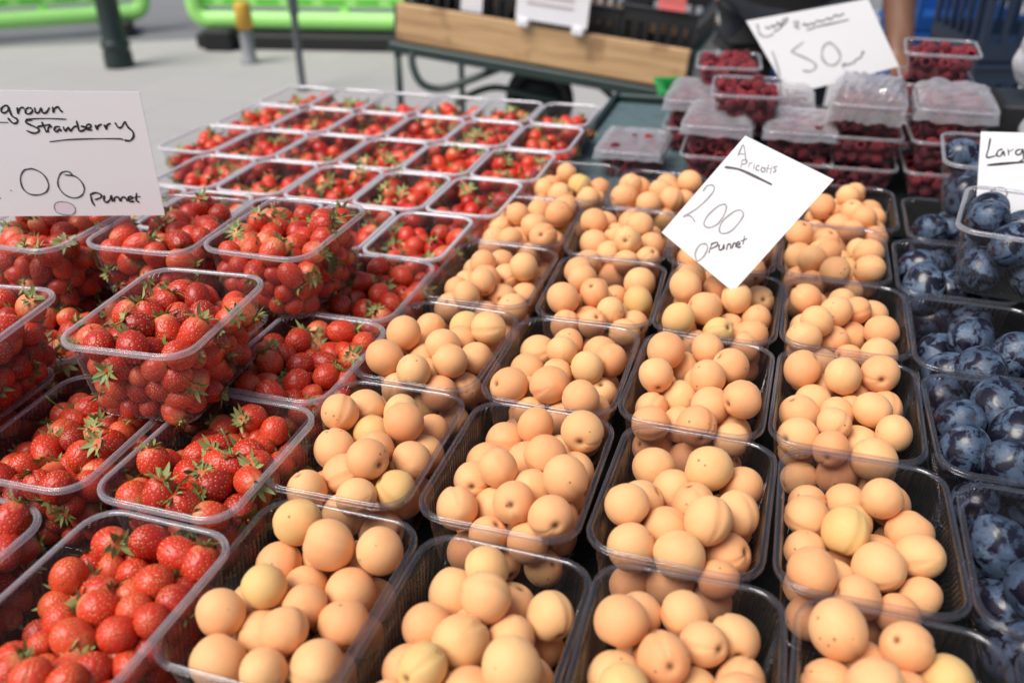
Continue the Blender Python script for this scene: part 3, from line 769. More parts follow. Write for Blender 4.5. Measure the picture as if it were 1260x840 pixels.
if gr: tag(link('raspberries', mass_mesh('raspberries', [(RT[int(gg.integers(3))], mxn(f, gg), None) for f in gr], [MR])), 'remaining dark red raspberries packed inside the stacked punnets', 'raspberries', None, 'stuff')

# ------------------------------------------------------------------ film lids, bags, leaf
def film(P, seed, peak=.012, drop=.016):
    r = np.random.default_rng(seed); n = 26; W, L, H = P['W']*1.02, P['L']*1.02, P['H']; b = MB(); vs = []
    fold = [(r.normal(size=2)*r.uniform(.6, 2.2), r.uniform(0, 6), r.uniform(.3, 1)) for _ in range(11)]
    for i in range(n+1):
        for j in range(n+1):
            x, y = (i/n*2-1), (j/n*2-1); e = max(abs(x), abs(y))
            h = sum(a*abs(math.sin((d@np.array([x, y]))*3.2+o)) for d, o, a in fold)/7
            z = H + .001 + peak*(h*1.5+.3)*min(1, (1-e)*3.0+.12) - (drop*(.5+h) if e > .97 else 0)
            q = 1.0 if e > .97 else .985
            vs.append((x*W/2*q*(.985 if e > .99 else 1), y*L/2*q, z))
    b.add(vs, [(i*(n+1)+j, (i+1)*(n+1)+j, (i+1)*(n+1)+j+1, i*(n+1)+j+1) for i in range(n) for j in range(n)])
    link('film_lid', b.mesh('film_lid', [MFILM], False), P['o'])
film(RP['rear left middle punnet'], 6, .013, .02); film(RP['rear centre middle punnet'], 7, .013, .02)
film(RP['leftmost raspberry punnet'], 1, .008); film(RP['upper punnet of second stack'], 2, .014, .02); film(RP['upper punnet behind apricot card'], 3, .009)
film(RP['top punnet of three high stack'], 4, .020, .03); film(RP['top punnet of right stack'], 5, .017, .022)
def bag(loc, dims, seed, label):
    d, f = grid_sphere(56, 40); r = np.random.default_rng(seed); h = np.zeros(len(d))
    for _ in range(16):
        a = r.normal(size=3); h += np.abs(np.sin(d@a*2.6+r.uniform(0, 6)))*r.uniform(.3, 1)
    h = 1+.34*(h/h.mean()-1)
    top = np.clip(d[:, 2], 0, 1); v = d*h[:, None]*np.array(dims)/2
    v[:, 2] = np.maximum(v[:, 2], -dims[2]*.46)
    me = bpy.data.meshes.new('plastic_bag'); me.from_pydata([tuple(p) for p in v], [], f); me.materials.append(MBAG)
    me.polygons.foreach_set('use_smooth', [True]*len(f))
    tag(link('plastic_bag', me, None, loc), label, 'plastic bag', 'crumpled white bags')
bag((.52, 1.86, ZB+.085), (.16, .16, .16), 3, 'crumpled clear white bag right of the raspberry stacks, lower one')
bag((.50, 2.0, ZB+.215), (.13, .14, .13), 4, 'knotted white bag at the back right above the raspberry stacks')
punnet_support = MB(); punnet_support.box((0, 0, .07), (.15, .16, .14), None, 0, .006)
tag(link('black_box', punnet_support.mesh('black_box', [MBLK]), None, (.50, 2.02, ZT+.005)), 'black box holding up the knotted white bag at back right', 'box')
lf = MB(); n = 8; vs = []
for i in range(n+1):
    t = i/n; wd = .011*math.sin(math.pi*t)**.7
    vs += [(-wd, t*.034, .003*math.sin(3*t)), (0, t*.034, .0), (wd, t*.034, .003*math.sin(3*t))]
lf.add(vs, [q for i in range(n) for q in ((i*3, i*3+1, i*3+4, i*3+3), (i*3+1, i*3+2, i*3+5, i*3+4))])
o = link('leaf', lf.mesh('leaf', [MTRUNK], True)); tag(o, 'dark oval leaf pressed against the right wall of a raised strawberry punnet', 'leaf')
o.location = (-.572+.0682, .905, ZU+.040); o.rotation_euler = (R(90), R(3), R(82))

# ------------------------------------------------------------------ price cards with handwriting
def frame_from(px, d, up_px=None, vertical=False, tilt=0):
    pass
def make_card(name, label, quad, plane_pt, normal, strokes, zoom, extra=None, bend=0):
    """quad: card corners TL,TR,BR,BL found where the view meets the card's plane; the card is built as a rectangle there"""
    nrm = Vector(normal).normalized(); pp = Vector(plane_pt.tolist())
    def hit(x, y):
        d = Vector(ray(x, y).tolist()); o = Vector(CAM.tolist()); return o + d*((pp-o).dot(nrm)/d.dot(nrm))
    TL, TR, BR, BL = [hit(*q) for q in quad]
    ctr = (TL+TR+BR+BL)/4; X = ((TR-TL)+(BR-BL)).normalized(); Z = nrm if nrm.dot(Vector(CAM.tolist())-ctr) > 0 else -nrm
    X = (X - Z*X.dot(Z)).normalized(); Y = Z.cross(X)
    root = thing(name, label, 'price card', ctr)
    Rm = Matrix((X, Y, Z)).transposed(); root.rotation_euler = Rm.to_euler()
    Ri = Rm.transposed()
    c2 = [Ri @ (p-ctr) for p in (TL, TR, BR, BL)]
    def bz(x, y): return bend*((x*.7+y*.7)/.1)**2
    b = MB(); n = 10; front, back = [], []
    for i in range(n+1):
        for j in range(n+1):
            a, t = i/n, j/n
            p = (c2[0]*(1-a)+c2[1]*a)*(1-t)+(c2[3]*(1-a)+c2[2]*a)*t
            front.append((p.x, p.y, bz(p.x, p.y))); back.append((p.x, p.y, bz(p.x, p.y)-.0009))
    fs = [(i*(n+1)+j, i*(n+1)+j+1, (i+1)*(n+1)+j+1, (i+1)*(n+1)+j) for i in range(n) for j in range(n)]
    N = len(front); fs2 = [tuple(k+N for k in reversed(f)) for f in fs]
    edge = [i*(n+1) for i in range(n+1)] + [n*(n+1)+j for j in range(1, n+1)] + [i*(n+1)+n for i in range(n-1, -1, -1)] + [j for j in range(n-1, 0, -1)]
    fs3 = [(edge[k], edge[(k+1) % len(edge)], edge[(k+1) % len(edge)]+N, edge[k]+N) for k in range(len(edge))]
    b.add(front+back, fs+fs2+fs3)
    link('card', b.mesh('card', [MCARD]), root)
    x0, y0, sc = zoom; groups = {}
    for (m, wd, pts) in strokes: groups.setdefault(m.name, (m, []))[1].append((wd, pts))
    lift = .0004
    for gi, (nm_, (m, ss)) in enumerate(groups.items()):
        sb = MB()
        for si, (wd, pts) in enumerate(ss):
            P = []
            for (px, py) in pts:
                q = Ri @ (hit(x0+px/sc, y0+py/sc)-ctr); P.append(Vector((q.x, q.y)))
            if len(P) > 2:                        # Catmull-Rom through the traced points
                Q = []
                E_ = [P[0]]+P+[P[-1]]
                for k in range(1, len(E_)-2):
                    for t in (0, .25, .5, .75):
                        p0, p1, p2, p3 = E_[k-1], E_[k], E_[k+1], E_[k+2]
                        Q.append(.5*((2*p1)+(p2-p0)*t+(2*p0-5*p1+4*p2-p3)*t*t+(3*p1-p0-3*p2+p3)*t**3))
                Q.append(P[-1]); P = Q
            if wd == 'fill':
                c = sum(P, Vector((0, 0)))/len(P); base = [(c.x, c.y, bz(c.x, c.y)+lift*.5)]+[(p.x, p.y, bz(p.x, p.y)+lift*.5) for p in P]
                sb.add(base, [(0, k+1, k+2) for k in range(len(P)-1)]); continue
            hw = wd/sc*((ctr-Vector(CAM.tolist())).dot(Vector(FW.tolist())))/F/2
            vs = []
            for k, p in enumerate(P):
                t = (P[min(k+1, len(P)-1)]-P[max(k-1, 0)]); t = t.normalized() if t.length > 1e-9 else Vector((1, 0)); q = Vector((-t.y, t.x))
                hh = hw*(.85+.3*math.sin(k*.9+si)*.5) * (.6 if k in (0, len(P)-1) else 1)
                z = bz(p.x, p.y)+lift+si*2e-6
                vs += [(p.x+q.x*hh, p.y+q.y*hh, z), (p.x-q.x*hh, p.y-q.y*hh, z)]
            sb.add(vs, [(2*k, 2*k+1, 2*k+3, 2*k+2) for k in range(len(P)-1)])
        link('writing', sb.mesh('writing', [m]), root)
    return root
K, G_, M_ = MINK, MINKG, MINKM
s1 = [(K, 13, p) for p in (
 [(50, 145), (30, 140), (10, 155), (8, 175), (25, 182), (45, 170), (52, 148), (55, 165), (70, 200), (95, 215), (102, 230), (90, 242), (70, 238), (45, 210)],
 [(100, 150), (104, 188), (108, 168), (122, 152), (140, 155)],
 [(168, 150), (148, 163), (150, 185), (172, 187), (188, 168), (172, 150)],
 [(200, 150), (206, 180), (225, 178), (236, 155), (246, 182), (268, 178), (285, 150)],
 [(303, 145), (308, 180), (314, 158), (335, 148), (346, 165), (361, 178)],
 [(185, 222), (155, 225), (150, 238), (185, 255), (223, 275), (218, 293), (190, 298), (152, 283)],
 [(240, 232), (256, 268), (268, 295)], [(215, 262), (255, 254), (292, 250)],
 [(277, 295), (279, 266), (300, 260)],
 [(345, 262), (322, 262), (312, 280), (326, 290), (345, 274), (352, 289)],
 [(364, 260), (376, 286), (394, 264), (405, 286), (424, 264), (440, 258)],
 [(440, 225), (449, 262), (457, 286), (484, 280), (490, 264), (464, 258)],
 [(496, 272), (520, 266), (522, 250), (502, 250), (497, 274), (532, 281)],
 [(548, 250), (560, 278), (564, 258), (587, 245)], [(600, 248), (612, 276), (616, 253), (637, 240)],
 [(662, 236), (680, 264), (700, 262), (718, 230)], [(720, 228), (736, 262), (764, 288), (768, 318), (748, 340), (715, 338)],
 [(520, 650), (530, 690), (545, 716)], [(516, 652), (548, 640), (580, 650), (578, 668), (545, 680)],
 [(600, 655), (598, 684), (612, 695), (632, 680), (640, 656), (646, 692)], [(655, 692), (660, 668), (680, 666), (690, 690)],
 [(695, 690), (700, 668), (720, 668), (731, 690)], [(738, 680), (760, 672), (754, 660), (738, 668), (744, 690), (772, 689)],
 [(785, 640), (783, 682), (802, 695)], [(764, 668), (808, 661)], [(0, 672), (6, 668)])]
s1 += [(K, 9, p) for p in ([(148, 218), (260, 214), (383, 218)], [(-20, 236), (48, 237)], [(285, 348), (400, 335), (550, 330), (690, 330), (708, 338)],
 [(178, 504), (140, 510), (119, 552), (130, 610), (168, 645), (220, 652), (265, 636), (280, 600), (265, 555), (230, 520), (182, 502), (153, 508)],
 [(425, 548), (400, 522), (370, 518), (345, 535), (332, 580), (345, 620), (380, 655), (430, 670), (470, 655), (485, 620), (470, 580), (430, 545), (370, 538)],
 [(60, 625), (70, 628)])]
oval = [(345, 690), (320, 700), (313, 725), (330, 753), (375, 766), (418, 764), (434, 743), (425, 715), (390, 695), (345, 690)]
s1 += [(MPINK, 'fill', oval), (K, 4, oval)]
zc = ZU+.108
pt = on(203, 265, zc)
fdir = Vector((_T@np.array([0, 1, 0])).tolist())
make_card('price_card', 'white card handwritten with Strawberry and Punnet standing at the left edge', [(-45, 111), (172, 113), (203, 265), (-52, 266)], pt, -fdir, s1, (0, 100, 4.668), bend=.0009)
s2 = [(G_, 7.5, p) for p in (
 [(412, 160), (438, 108), (450, 190)], [(418, 150), (447, 152)], [(432, 180), (425, 216)], [(432, 180), (451, 178), (452, 194), (431, 200)],
 [(466, 190), (460, 216)], [(464, 200), (480, 189)], [(490, 197), (485, 222)], [(513, 206), (500, 208), (498, 224), (513, 228)],
 [(530, 212), (520, 222), (528, 236), (540, 226), (530, 212)], [(556, 200), (546, 241)], [(540, 216), (570, 221)], [(573, 206), (563, 246)],
 [(597, 209), (581, 214), (590, 228), (577, 238)],
 [(248, 326), (268, 300), (294, 298), (300, 320), (268, 362), (214, 410), (155, 445), (180, 439), (200, 452), (210, 471)],
 [(355, 386), (320, 395), (270, 440), (252, 480), (275, 496), (315, 480), (345, 440), (358, 400), (350, 385)],
 [(425, 414), (395, 420), (345, 460), (325, 500), (335, 523), (375, 515), (415, 475), (438, 435), (425, 414)],
 [(220, 655), (211, 620), (230, 580), (258, 572), (270, 590), (252, 630), (222, 655)])]
s2 += [(M_, 8, p) for p in ([(290, 570), (275, 616)], [(284, 575), (312, 565), (315, 580), (285, 596)], [(325, 575), (323, 598), (338, 598), (346, 575), (346, 600)],
 [(358, 602), (365, 576), (378, 576), (378, 596)], [(385, 594), (392, 571), (402, 571), (403, 589)], [(408, 580), (421, 572), (415, 562), (405, 575), (412, 589), (427, 585)],
 [(443, 535), (436, 575)], [(425, 560), (455, 548)])]
s2 += [(M_, 13, [(350, 212), (420, 224), (500, 260), (572, 295)])]
pt2 = on(902, 359, ZR+.012)
ctr_dir = ray(917, 260); ctr_dir = ctr_dir/np.linalg.norm(ctr_dir)
make_card('price_card', 'white card handwritten with Apricots 200 Punnet tilted among the apricot punnets', [(917, 167), (1026, 221), (902, 359), (814, 286)], pt2, -Vector(ctr_dir.tolist()), s2, (800, 150, 3.817), bend=.0008)
s3 = [(M_, 12, p) for p in ([(240, 190), (265, 202), (290, 180), (302, 196), (330, 160), (345, 186), (370, 140), (402, 130)], [(300, 225), (340, 204), (400, 140)],
 [(530, 215), (620, 186), (720, 165), (828, 140)], [(780, 448), (792, 490)], [(780, 462), (806, 450), (800, 470)], [(815, 466), (840, 448), (860, 446), (880, 420), (900, 412), (916, 398), (925, 365), (936, 377)],
 [(500, 182), (520, 168), (532, 186), (560, 165), (580, 176), (600, 150), (640, 152), (680, 130), (700, 140), (730, 110), (760, 116), (792, 95)])]
s3 += [(G_, 16, p) for p in ([(180, 170), (190, 205), (200, 240), (242, 262), (300, 240)], [(440, 150), (452, 202)], [(440, 160), (470, 154), (465, 180), (450, 186), (482, 206)],
 [(285, 360), (312, 430), (345, 545)], [(510, 298), (440, 350), (430, 370), (520, 410), (588, 450), (590, 485), (550, 505), (500, 498)],
 [(690, 300), (650, 330), (638, 400), (670, 450), (720, 462), (765, 420), (760, 370), (720, 320), (680, 298)])]
pt3 = at(1010, 60, 1.93)
d3 = ray(1010, 60); d3 = d3/np.linalg.norm(d3)
make_card('price_card', 'white card with a faded 150 leaning on the raspberry stacks', [(918, 26), (1068, -1), (1106, 82), (971, 117)], pt3, -Vector(d3.tolist()), s3, (900, 0, 5.727), bend=.0012)
s4 = [(K, 10, p) for p in ([(1055, 530), (1045, 585), (1035, 635), (1085, 625)], [(1122, 590), (1096, 600), (1090, 624), (1110, 628), (1126, 602), (1132, 630)], [(1150, 590), (1155, 626)], [(1154, 606), (1182, 590)],
 [(1222, 590), (1196, 600), (1196, 620), (1220, 616), (1230, 590), (1236, 640), (1215, 655)])]
s4 += [(K, 15, [(1035, 678), (1140, 668), (1250, 660)]), (K, 8, [(1055, 820), (1090, 800), (1130, 806), (1146, 832), (1120, 868), (1070, 915), (1060, 930), (1170, 926)])]
pt4 = at(1230, 215, 1.27)
d4 = ray(1215, 210); d4 = d4/np.linalg.norm(d4)
make_card('price_card', 'white card beginning Larg with a thick underline above the plums at right', [(1207, 162), (1318, 165), (1314, 268), (1200, 268)], pt4, -Vector(d4.tolist()), s4, (980, 50, 4.42))

# ------------------------------------------------------------------ tables
def table(name, label, x0, x1, y0, y1, top_m, edge=True, mats=MDG):
    t = thing(name, label, 'table', ((x0+x1)/2, (y0+y1)/2, 0)); cx, cy = (x0+x1)/2, (y0+y1)/2
    b = MB(); b.box((0, 0, ZT-.020), (x1-x0, y1-y0, .03)); link('table_top', b.mesh('table_top', [MDG]), t)
    for sx in (-1, 1):
        for sy in (-1, 1):
            b = MB(); b.box((sx*((x1-x0)/2-.05), sy*((y1-y0)/2-.05), (ZT-.035)/2), (.04, .04, ZT-.035)); link('leg', b.mesh('leg', [MDG]), t)
    return t
table('market_table', 'dark green market table carrying the strawberry punnets at left', -1.145, -.424, .18, 1.985, MCOVER)
t2 = table('market_table', 'dark green metal market table carrying apricots, plums and raspberries', -.418, .72, .18, 2.36, MCOVER)
b = MB()
b.box((-.411-.151, 1.955-1.27, ZT+.006), (.014, .80, .028), None, 0, .003); b.box((.148-.151, 2.352-1.27, ZT+.006), (1.104, .014, .028), None, 0, .003)
link('raised_edge', b.mesh('raised_edge', [MDG]), t2)
b = MB(); b.box((0, 0, 0), (.69, 1.76, .004)); tag(link('table_cover', b.mesh('table_cover', [MCOVER]), None, (-.7845, 1.07, ZT-.0032)), 'near black green mat under the strawberry punnets', 'table cover')
b = MB(); b.box((0, 0, 0), (1.10, 1.36, .004)); tag(link('table_cover', b.mesh('table_cover', [MCOVER]), None, (.15, .87, ZT-.0032)), 'near black green mat under the apricot and plum punnets', 'table cover')
b = MB(); b.box((0, 0, 0), (.27, .77, .005), None, 0, .001); tag(link('metal_tray', b.mesh('metal_tray', [MTEAL]), None, (-.266, 1.945, ZT+.0005)), 'worn grey green sheet under the leftmost raspberry punnet', 'tray')
b = MB(); b.box((0, 0, 0), (.81, .77, .005), None, 0, .001); tag(link('table_cover', b.mesh('table_cover', [MCOVER]), None, (.283, 1.945, ZT+.0005)), 'black cover under the raspberry stacks at the back right', 'table cover')

# ------------------------------------------------------------------ ground
def sheet(name, m, pts, z):
    b = MB(); b.add([(x, y, z) for x, y in pts], [tuple(range(len(pts)))]); return tag(link(name, b.mesh(name, [m])), kind='structure')
sheet('ground', asphalt_mat(), [(-150, -150), (150, -150), (150, 150), (-150, 150)], 0)
e1, e2 = on(-60, 62, 0), on(900, 22, 0)
dd = (e2-e1)/np.linalg.norm(e2-e1); nn = np.array([-dd[1], dd[0], 0])
p0, p1 = e1-dd*60, e1+dd*80
sheet('pavement', pavement_mat(), [tuple(p[:2]) for p in (p0-nn*60, p1-nn*60, p1, p0)], .004)
b = MB(); rz = math.atan2(dd[1], dd[0]); mid = (p0+p1)/2
# ------------------------------------------------------------------ street furniture in the background
# bollard
c = on(148, 83, 0); b = MB()
b.lathe([(.0, 0), (.098, 0), (.100, .02), (.098, .10), (.088, .13), (.100, .145), (.102, .165), (.092, .18), (.078, .21), (.076, .80), (.088, .815), (.088, .845), (.074, .86), (.070, .93), (.052, .985), (.02, 1.01), (0, 1.012)], 28)
tag(link('bollard', b.mesh('bollard', [MBOLL], True), None, tuple(c)), 'dark green cast metal bollard with a ringed foot, at top left', 'bollard')
# short grey post with yellow sleeve
c = on(308, 78, 0); ps = thing('marker_post', 'short grey post with a yellow sleeve before the right barrier', 'post', tuple(c))
lean = .06
b = MB(); b.lathe([(.0, 0), (.07, 0), (.07, .015), (.050, .03), (.046, .20), (.040, .24)], 18); link('post', b.mesh('post', [MGREY], True), ps)
b = MB(); b.lathe([(.043, .235), (.060, .243), (.058, .40), (.05, .42), (0, .424)], 18); link('sleeve', b.mesh('sleeve', [MYEL], True), ps)
# slender post
c = on(373, 112, 0); b = MB()
b.lathe([(0, 0), (.045, 0), (.045, .01), (.024, .03), (.022, .45), (.030, .47), (.034, .75), (.036, 1.1), (.02, 1.13), (0, 1.14)], 16)
tag(link('slender_post', b.mesh('slender_post', [MSTEEL], True), None, tuple(c)), 'thin dark grey steel post rising behind the far strawberries', 'post')
# barriers
def barrier(a, bb, label, zlow, right_round, left_round):
    a, bb = np.array(a), np.array(bb); L_ = np.linalg.norm(bb-a); ang = math.atan2(bb[1]-a[1], bb[0]-a[0])
    o = thing('barrier', label, 'barrier', tuple((a+bb)/2), ang, 'green plastic street barriers')
    H = 1.0; b = MB(); th = .055; x0, x1 = -L_/2, L_/2
    rc = .16
    def outline(ins, k=6):
        pts = []
        for cx, cz, a0 in ((x1-rc, zlow+rc, -90), (x1-rc, zlow+H-rc, 0), (x0+rc, zlow+H-rc, 90), (x0+rc, zlow+rc, 180)):
            for i in range(k+1):
                t = R(a0+90*i/k); pts.append((cx+(rc-ins)*math.cos(t), cz+(rc-ins)*math.sin(t)))
        return pts
    # frame swept as a closed tube-like ring: outer, inner
    out, inn = outline(0), outline(.135); n = len(out); vs = []
    for y, bev in ((-th, .014), (-th+.014, 0), (th-.014, 0), (th, .014)):
        vs += [(x, y, z) for x, z in outline(bev)]
    for y, bev in ((th, .121), (-th, .121)):
        vs += [(x, y, z) for x, z in outline(bev)]
    fs = [(k*n+j, k*n+(j+1) % n, ((k+1) % 6)*n+(j+1) % n, ((k+1) % 6)*n+j) for k in range(6) for j in range(n)]
    b.add(vs, fs); link('frame', b.mesh('frame', [MGREEN], True), o)
    b = MB(); m = 5
    b.box((0, 0, zlow+.24), (L_-.20, .045, .16), None, 0, .01); b.box((0, 0, zlow+.78), (L_-.20, .045, .14), None, 0, .01)
    for k in range(1, m): b.box((x0+L_*k/m, 0, zlow+.5), (.07, .04, .78), None, 0, .01)
    link('panel', b.mesh('panel', [MGREEN], False), o)
    b = MB()
    for k in range(8): b.box((x0+L_*(k+.5)/8, -.0235, zlow+.20), (L_/12, .006, .035))
    link('slots', b.mesh('slots', [MGREEN2]), o)
    for sx in (-.36, .36):
        b = MB(); b.box((sx*L_, 0, zlow*.5+.01), (.24, .48, zlow+.02), None, 0, .02); link('foot', b.mesh('foot', [MBLACK]), o)
    return o
a1, a2 = on(-150, 62, 0), on(192, 38, 0)
barrier(a1, a2, 'bright green plastic barrier at top left behind the bollard', .10, 1, 0)
a1, a2 = on(240, 56, 0), on(560, 62, 0)
br = barrier(a1, a2, 'bright green plastic barrier behind the yellow sleeved post', .14, 0, 1)
b = MB(); L_ = np.linalg.norm(a2-a1); b.box((0, .10, .06), (L_*.92, .50, .118), None, 0, .02)  # black block stands in for the dark shadow under this barrier
link('shadow_block', b.mesh('shadow_block', [MBLACK]), br)
a1, a2 = on(820, 70, 0)*1.0, on(1010, 62, 0)
a1, a2 = at(870, 20, 9.0), at(1000, 20, 9.2); a1[2] = a2[2] = 0
barrier(a1, a2, 'bright green plastic barrier glimpsed left of the raspberry card', .1, 1, 1)
# dark parked thing behind the barriers: a row of black rubber kerb blocks
# ------------------------------------------------------------------ market barrow
TLp, BLp = at(490, 4, 3.95), at(488, 48, 3.95); TRp, BRp = at(854, 64, 3.62), at(838, 109, 3.62)
Lc, Rc = (TLp+BLp)/2, (TRp+BRp)/2
ax = Vector((Rc-Lc).tolist()); LB = ax.length; ax.normalize(); bk = Vector((-ax.y, ax.x, 0)).normalized(); upv = ax.cross(bk).normalized()
if upv.z < 0: upv = -upv
if bk.y < 0: bk = -bk
Rb = Matrix((ax, bk, upv)).transposed(); ctr = (Lc+Rc)/2
bw = tag(link('market_barrow', None, None, tuple(ctr)), 'sloping market barrow with a pale wooden side board on dark green legs', 'barrow')
bw.rotation_euler = Rb.to_euler()
inv = Rb.transposed()
def loc_(p): return inv @ (Vector(np.asarray(p).tolist())-Vector(ctr.tolist()))
hb = .158
b = MB(); b.box((0, 0, 0), (LB, .03, hb), None, 0, .004); link('side_board', b.mesh('side_board', [MWOOD]), bw)
b = MB(); b.box((0, .72, 0), (LB, .03, hb), None, 0, .004); link('side_board', b.mesh('side_board', [MWOOD]), bw)
b = MB(); b.box((0, .36, -hb/2-.006), (LB-.02, .69, .02)); link('deck', b.mesh('deck', [MDG]), bw)
b = MB(); b.box((0, -.005, -hb/2-.032), (LB+.06, .05, .045), None, 0, .006); b.box((0, .73, -hb/2-.032), (LB+.06, .05, .045), None, 0, .006)
b.box((-LB/2-.012, .36, -.02), (.022, .70, hb+.01)); b.box((LB/2+.012, .36, -.02), (.022, .70, hb+.01)); link('frame', b.mesh('frame', [MDG]), bw)
def wz(p, z=0):    # straight down to the ground from a world point
    q = Vector(p); q.z = z; return q
for lx, ly in ((-LB/2+.0, 0), (-LB/2, .72), (LB/2-.28, .05), (LB/2-.28, .68)):
    top = Rb @ Vector((lx, ly, -hb/2-.03)) + Vector(ctr.tolist()); bot = wz(top)
    b = MB(); b.tube([loc_(top), loc_(bot)], .016, 10); link('leg', b.mesh('leg', [MDG], True), bw)
def curve_px(pts, d, rad):
    P = [loc_(at(x, y, dz)) for (x, y), dz in zip(pts, d)]; Q = []; E_ = [P[0]]+P+[P[-1]]
    for k in range(1, len(E_)-2):
        for t in (0, .2, .4, .6, .8):
            a, b_, c, d_ = E_[k-1:k+3]; Q.append(.5*((2*b_)+(c-a)*t+(2*a-5*b_+4*c-d_)*t*t+(3*b_-a-3*c+d_)*t**3))
    Q.append(P[-1]); b = MB(); b.tube(Q, rad, 10); return b
link('brace', curve_px([(507, 58), (508, 82), (520, 104), (545, 109), (585, 96), (640, 74)], [3.98]*4+[3.94, 3.9], .017).mesh('brace', [MDG], True), bw)
link('brace', curve_px([(560, 128), (585, 114), (612, 108), (650, 116), (690, 124)], [4.0]*5, .015).mesh('brace', [MDG], True), bw)
link('brace', curve_px([(722, 92), (745, 112), (775, 140)], [3.80]*3, .014).mesh('brace', [MDG], True), bw)
link('brace', curve_px([(800, 108), (775, 132), (750, 160)], [3.75]*3, .014).mesh('brace', [MDG], True), bw)
wl = loc_(at(664, 122, 4.1)); wh = link('wheel', None, bw, wl)
wh.rotation_euler = (R(90), 0, 0)
b = MB(); n = 40; vs = []
for k in range(n):
    a = 2*math.pi*k/n
    for j in range(10):
        t = 2*math.pi*j/10; r_ = .135+.028*math.cos(t); vs.append((r_*math.cos(a), r_*math.sin(a), .034*math.sin(t)))
b.add(vs, [(k*10+j, ((k+1) % n)*10+j, ((k+1) % n)*10+(j+1) % 10, k*10+(j+1) % 10) for k in range(n) for j in range(10)]); link('tyre', b.mesh('tyre', [MBLACK], True), wh)
b = MB(); b.lathe([(0, -.012), (.115, -.01), (.115, .01), (0, .012)], 30); b.lathe([(0, -.05), (.025, -.05), (.025, .05), (0, .05)], 16); link('rim', b.mesh('rim', [MBLK], True), wh)
# crates and signs on the barrow
def crate(name, label, cat, c, dims, rot, m, grp=None, slots=True):
    o = tag(link(name, None, None, tuple(c)), label, cat, grp); o.rotation_euler = rot
    X, Y, Z = dims; t = .012; b = MB()
    b.box((0, 0, t/2), (X, Y, t))
    def wall(cx, cy, lx, ly, horizontal):
        hgt = Z; 
        b.box((cx, cy, .05*Z+t), (lx, ly, .30*Z), None); 
        b.box((cx, cy, Z*.90), (lx, ly, .20*Z), None)
        nb = 6; ln = lx if horizontal else ly
        for k in range(nb+1):
            s_ = (k/nb-.5)*(ln-.02)
            b.box((cx+(s_ if horizontal else 0), cy+(0 if horizontal else s_), Z*.52), ((.02 if horizontal else lx*.9), (ly*.9 if horizontal else .02), Z*.66))
    wall(0, -Y/2+t/2, X, t, True); wall(0, Y/2-t/2, X, t, True); wall(-X/2+t/2, 0, t, Y-2*t, False); wall(X/2-t/2, 0, t, Y-2*t, False)
    link('basket', b.mesh('basket', [m]), o)
    b = MB(); e = .016
    for cy in (-1, 1): b.box((0, cy*(Y/2), Z+.004), (X+e*2, e, .014), None, 0, .003)
    for cx in (-1, 1): b.box((cx*(X/2+e/2-.0005), 0, Z+.0042), (e, Y-e, .014), None, 0, .003)
    link('lip', b.mesh('lip', [m]), o); return o
bwrot = Rb.to_euler()
def onb(x, y, z): return Rb @ Vector((x, y, z)) + Vector(ctr.tolist())
nmz = ('at the left end', 'left of the clipped sign', 'behind the clipped sign', 'at the right end')
for i, (x, hh) in enumerate(((-.50, .24), (-.17, .26), (.17, .24), (.49, .26))):
    crate('black_crate', 'black plastic crate on the barrow, %s' % nmz[i], 'crate', onb(x, .36, -hb/2+.012), (.315, .56, hh), bwrot, MBLK, 'black crates on the barrow')
# clipped white sign on the board
pz = thing('clipped_sign', 'white sign clipped to the top of the barrow board', 'sign'); pz.location = onb(.01, -.022, hb/2+.055); pz.rotation_euler = bwrot
cpx = loc_(at(690, 8, 3.76)); pz.location = onb(cpx.x, -.035, cpx.z); 
b = MB(); b.box((0, 0, .05), (.31, .004, .20)); o = link('sign_board', b.mesh('sign_board', [MWHITE]), pz); 
b = MB()
for i in range(4): b.box((-.01+.01*i, -.004, .02+.03*i), (.20-.02*i, .002, .008))
link('print', b.mesh('print', [plain('faded_pink_print', (.50, .36, .38), .6, .2, 40)]), pz)
for sx in (-.12, .12):
    b = MB(); b.box((sx, -.004, -.062), (.055, .022, .04), None, 0, .008); link('clip', b.mesh('clip', [MWHITE]), pz)
cp = loc_(at(580, 2, 3.85)); b = MB(); b.box((0, 0, 0), (.10, .004, .09)); b.box((0, .004, -.0), (.09, .006, .07))
tag(link('small_card', b.mesh('small_card', [MWHITE]), None, onb(cp.x, .060, cp.z), bwrot), 'small pale card among the black crates on the barrow', 'card')
cp = loc_(at(832, 0, 3.64)); b = MB(); b.box((0, 0, .02), (.11, .004, .10)); b.box((0, -.003, .02), (.09, .003, .03))
tag(link('red_card', b.mesh('red_card', [MRED]), None, onb(cp.x, .060, cp.z), bwrot), 'red and pink card at the right end of the barrow', 'card')
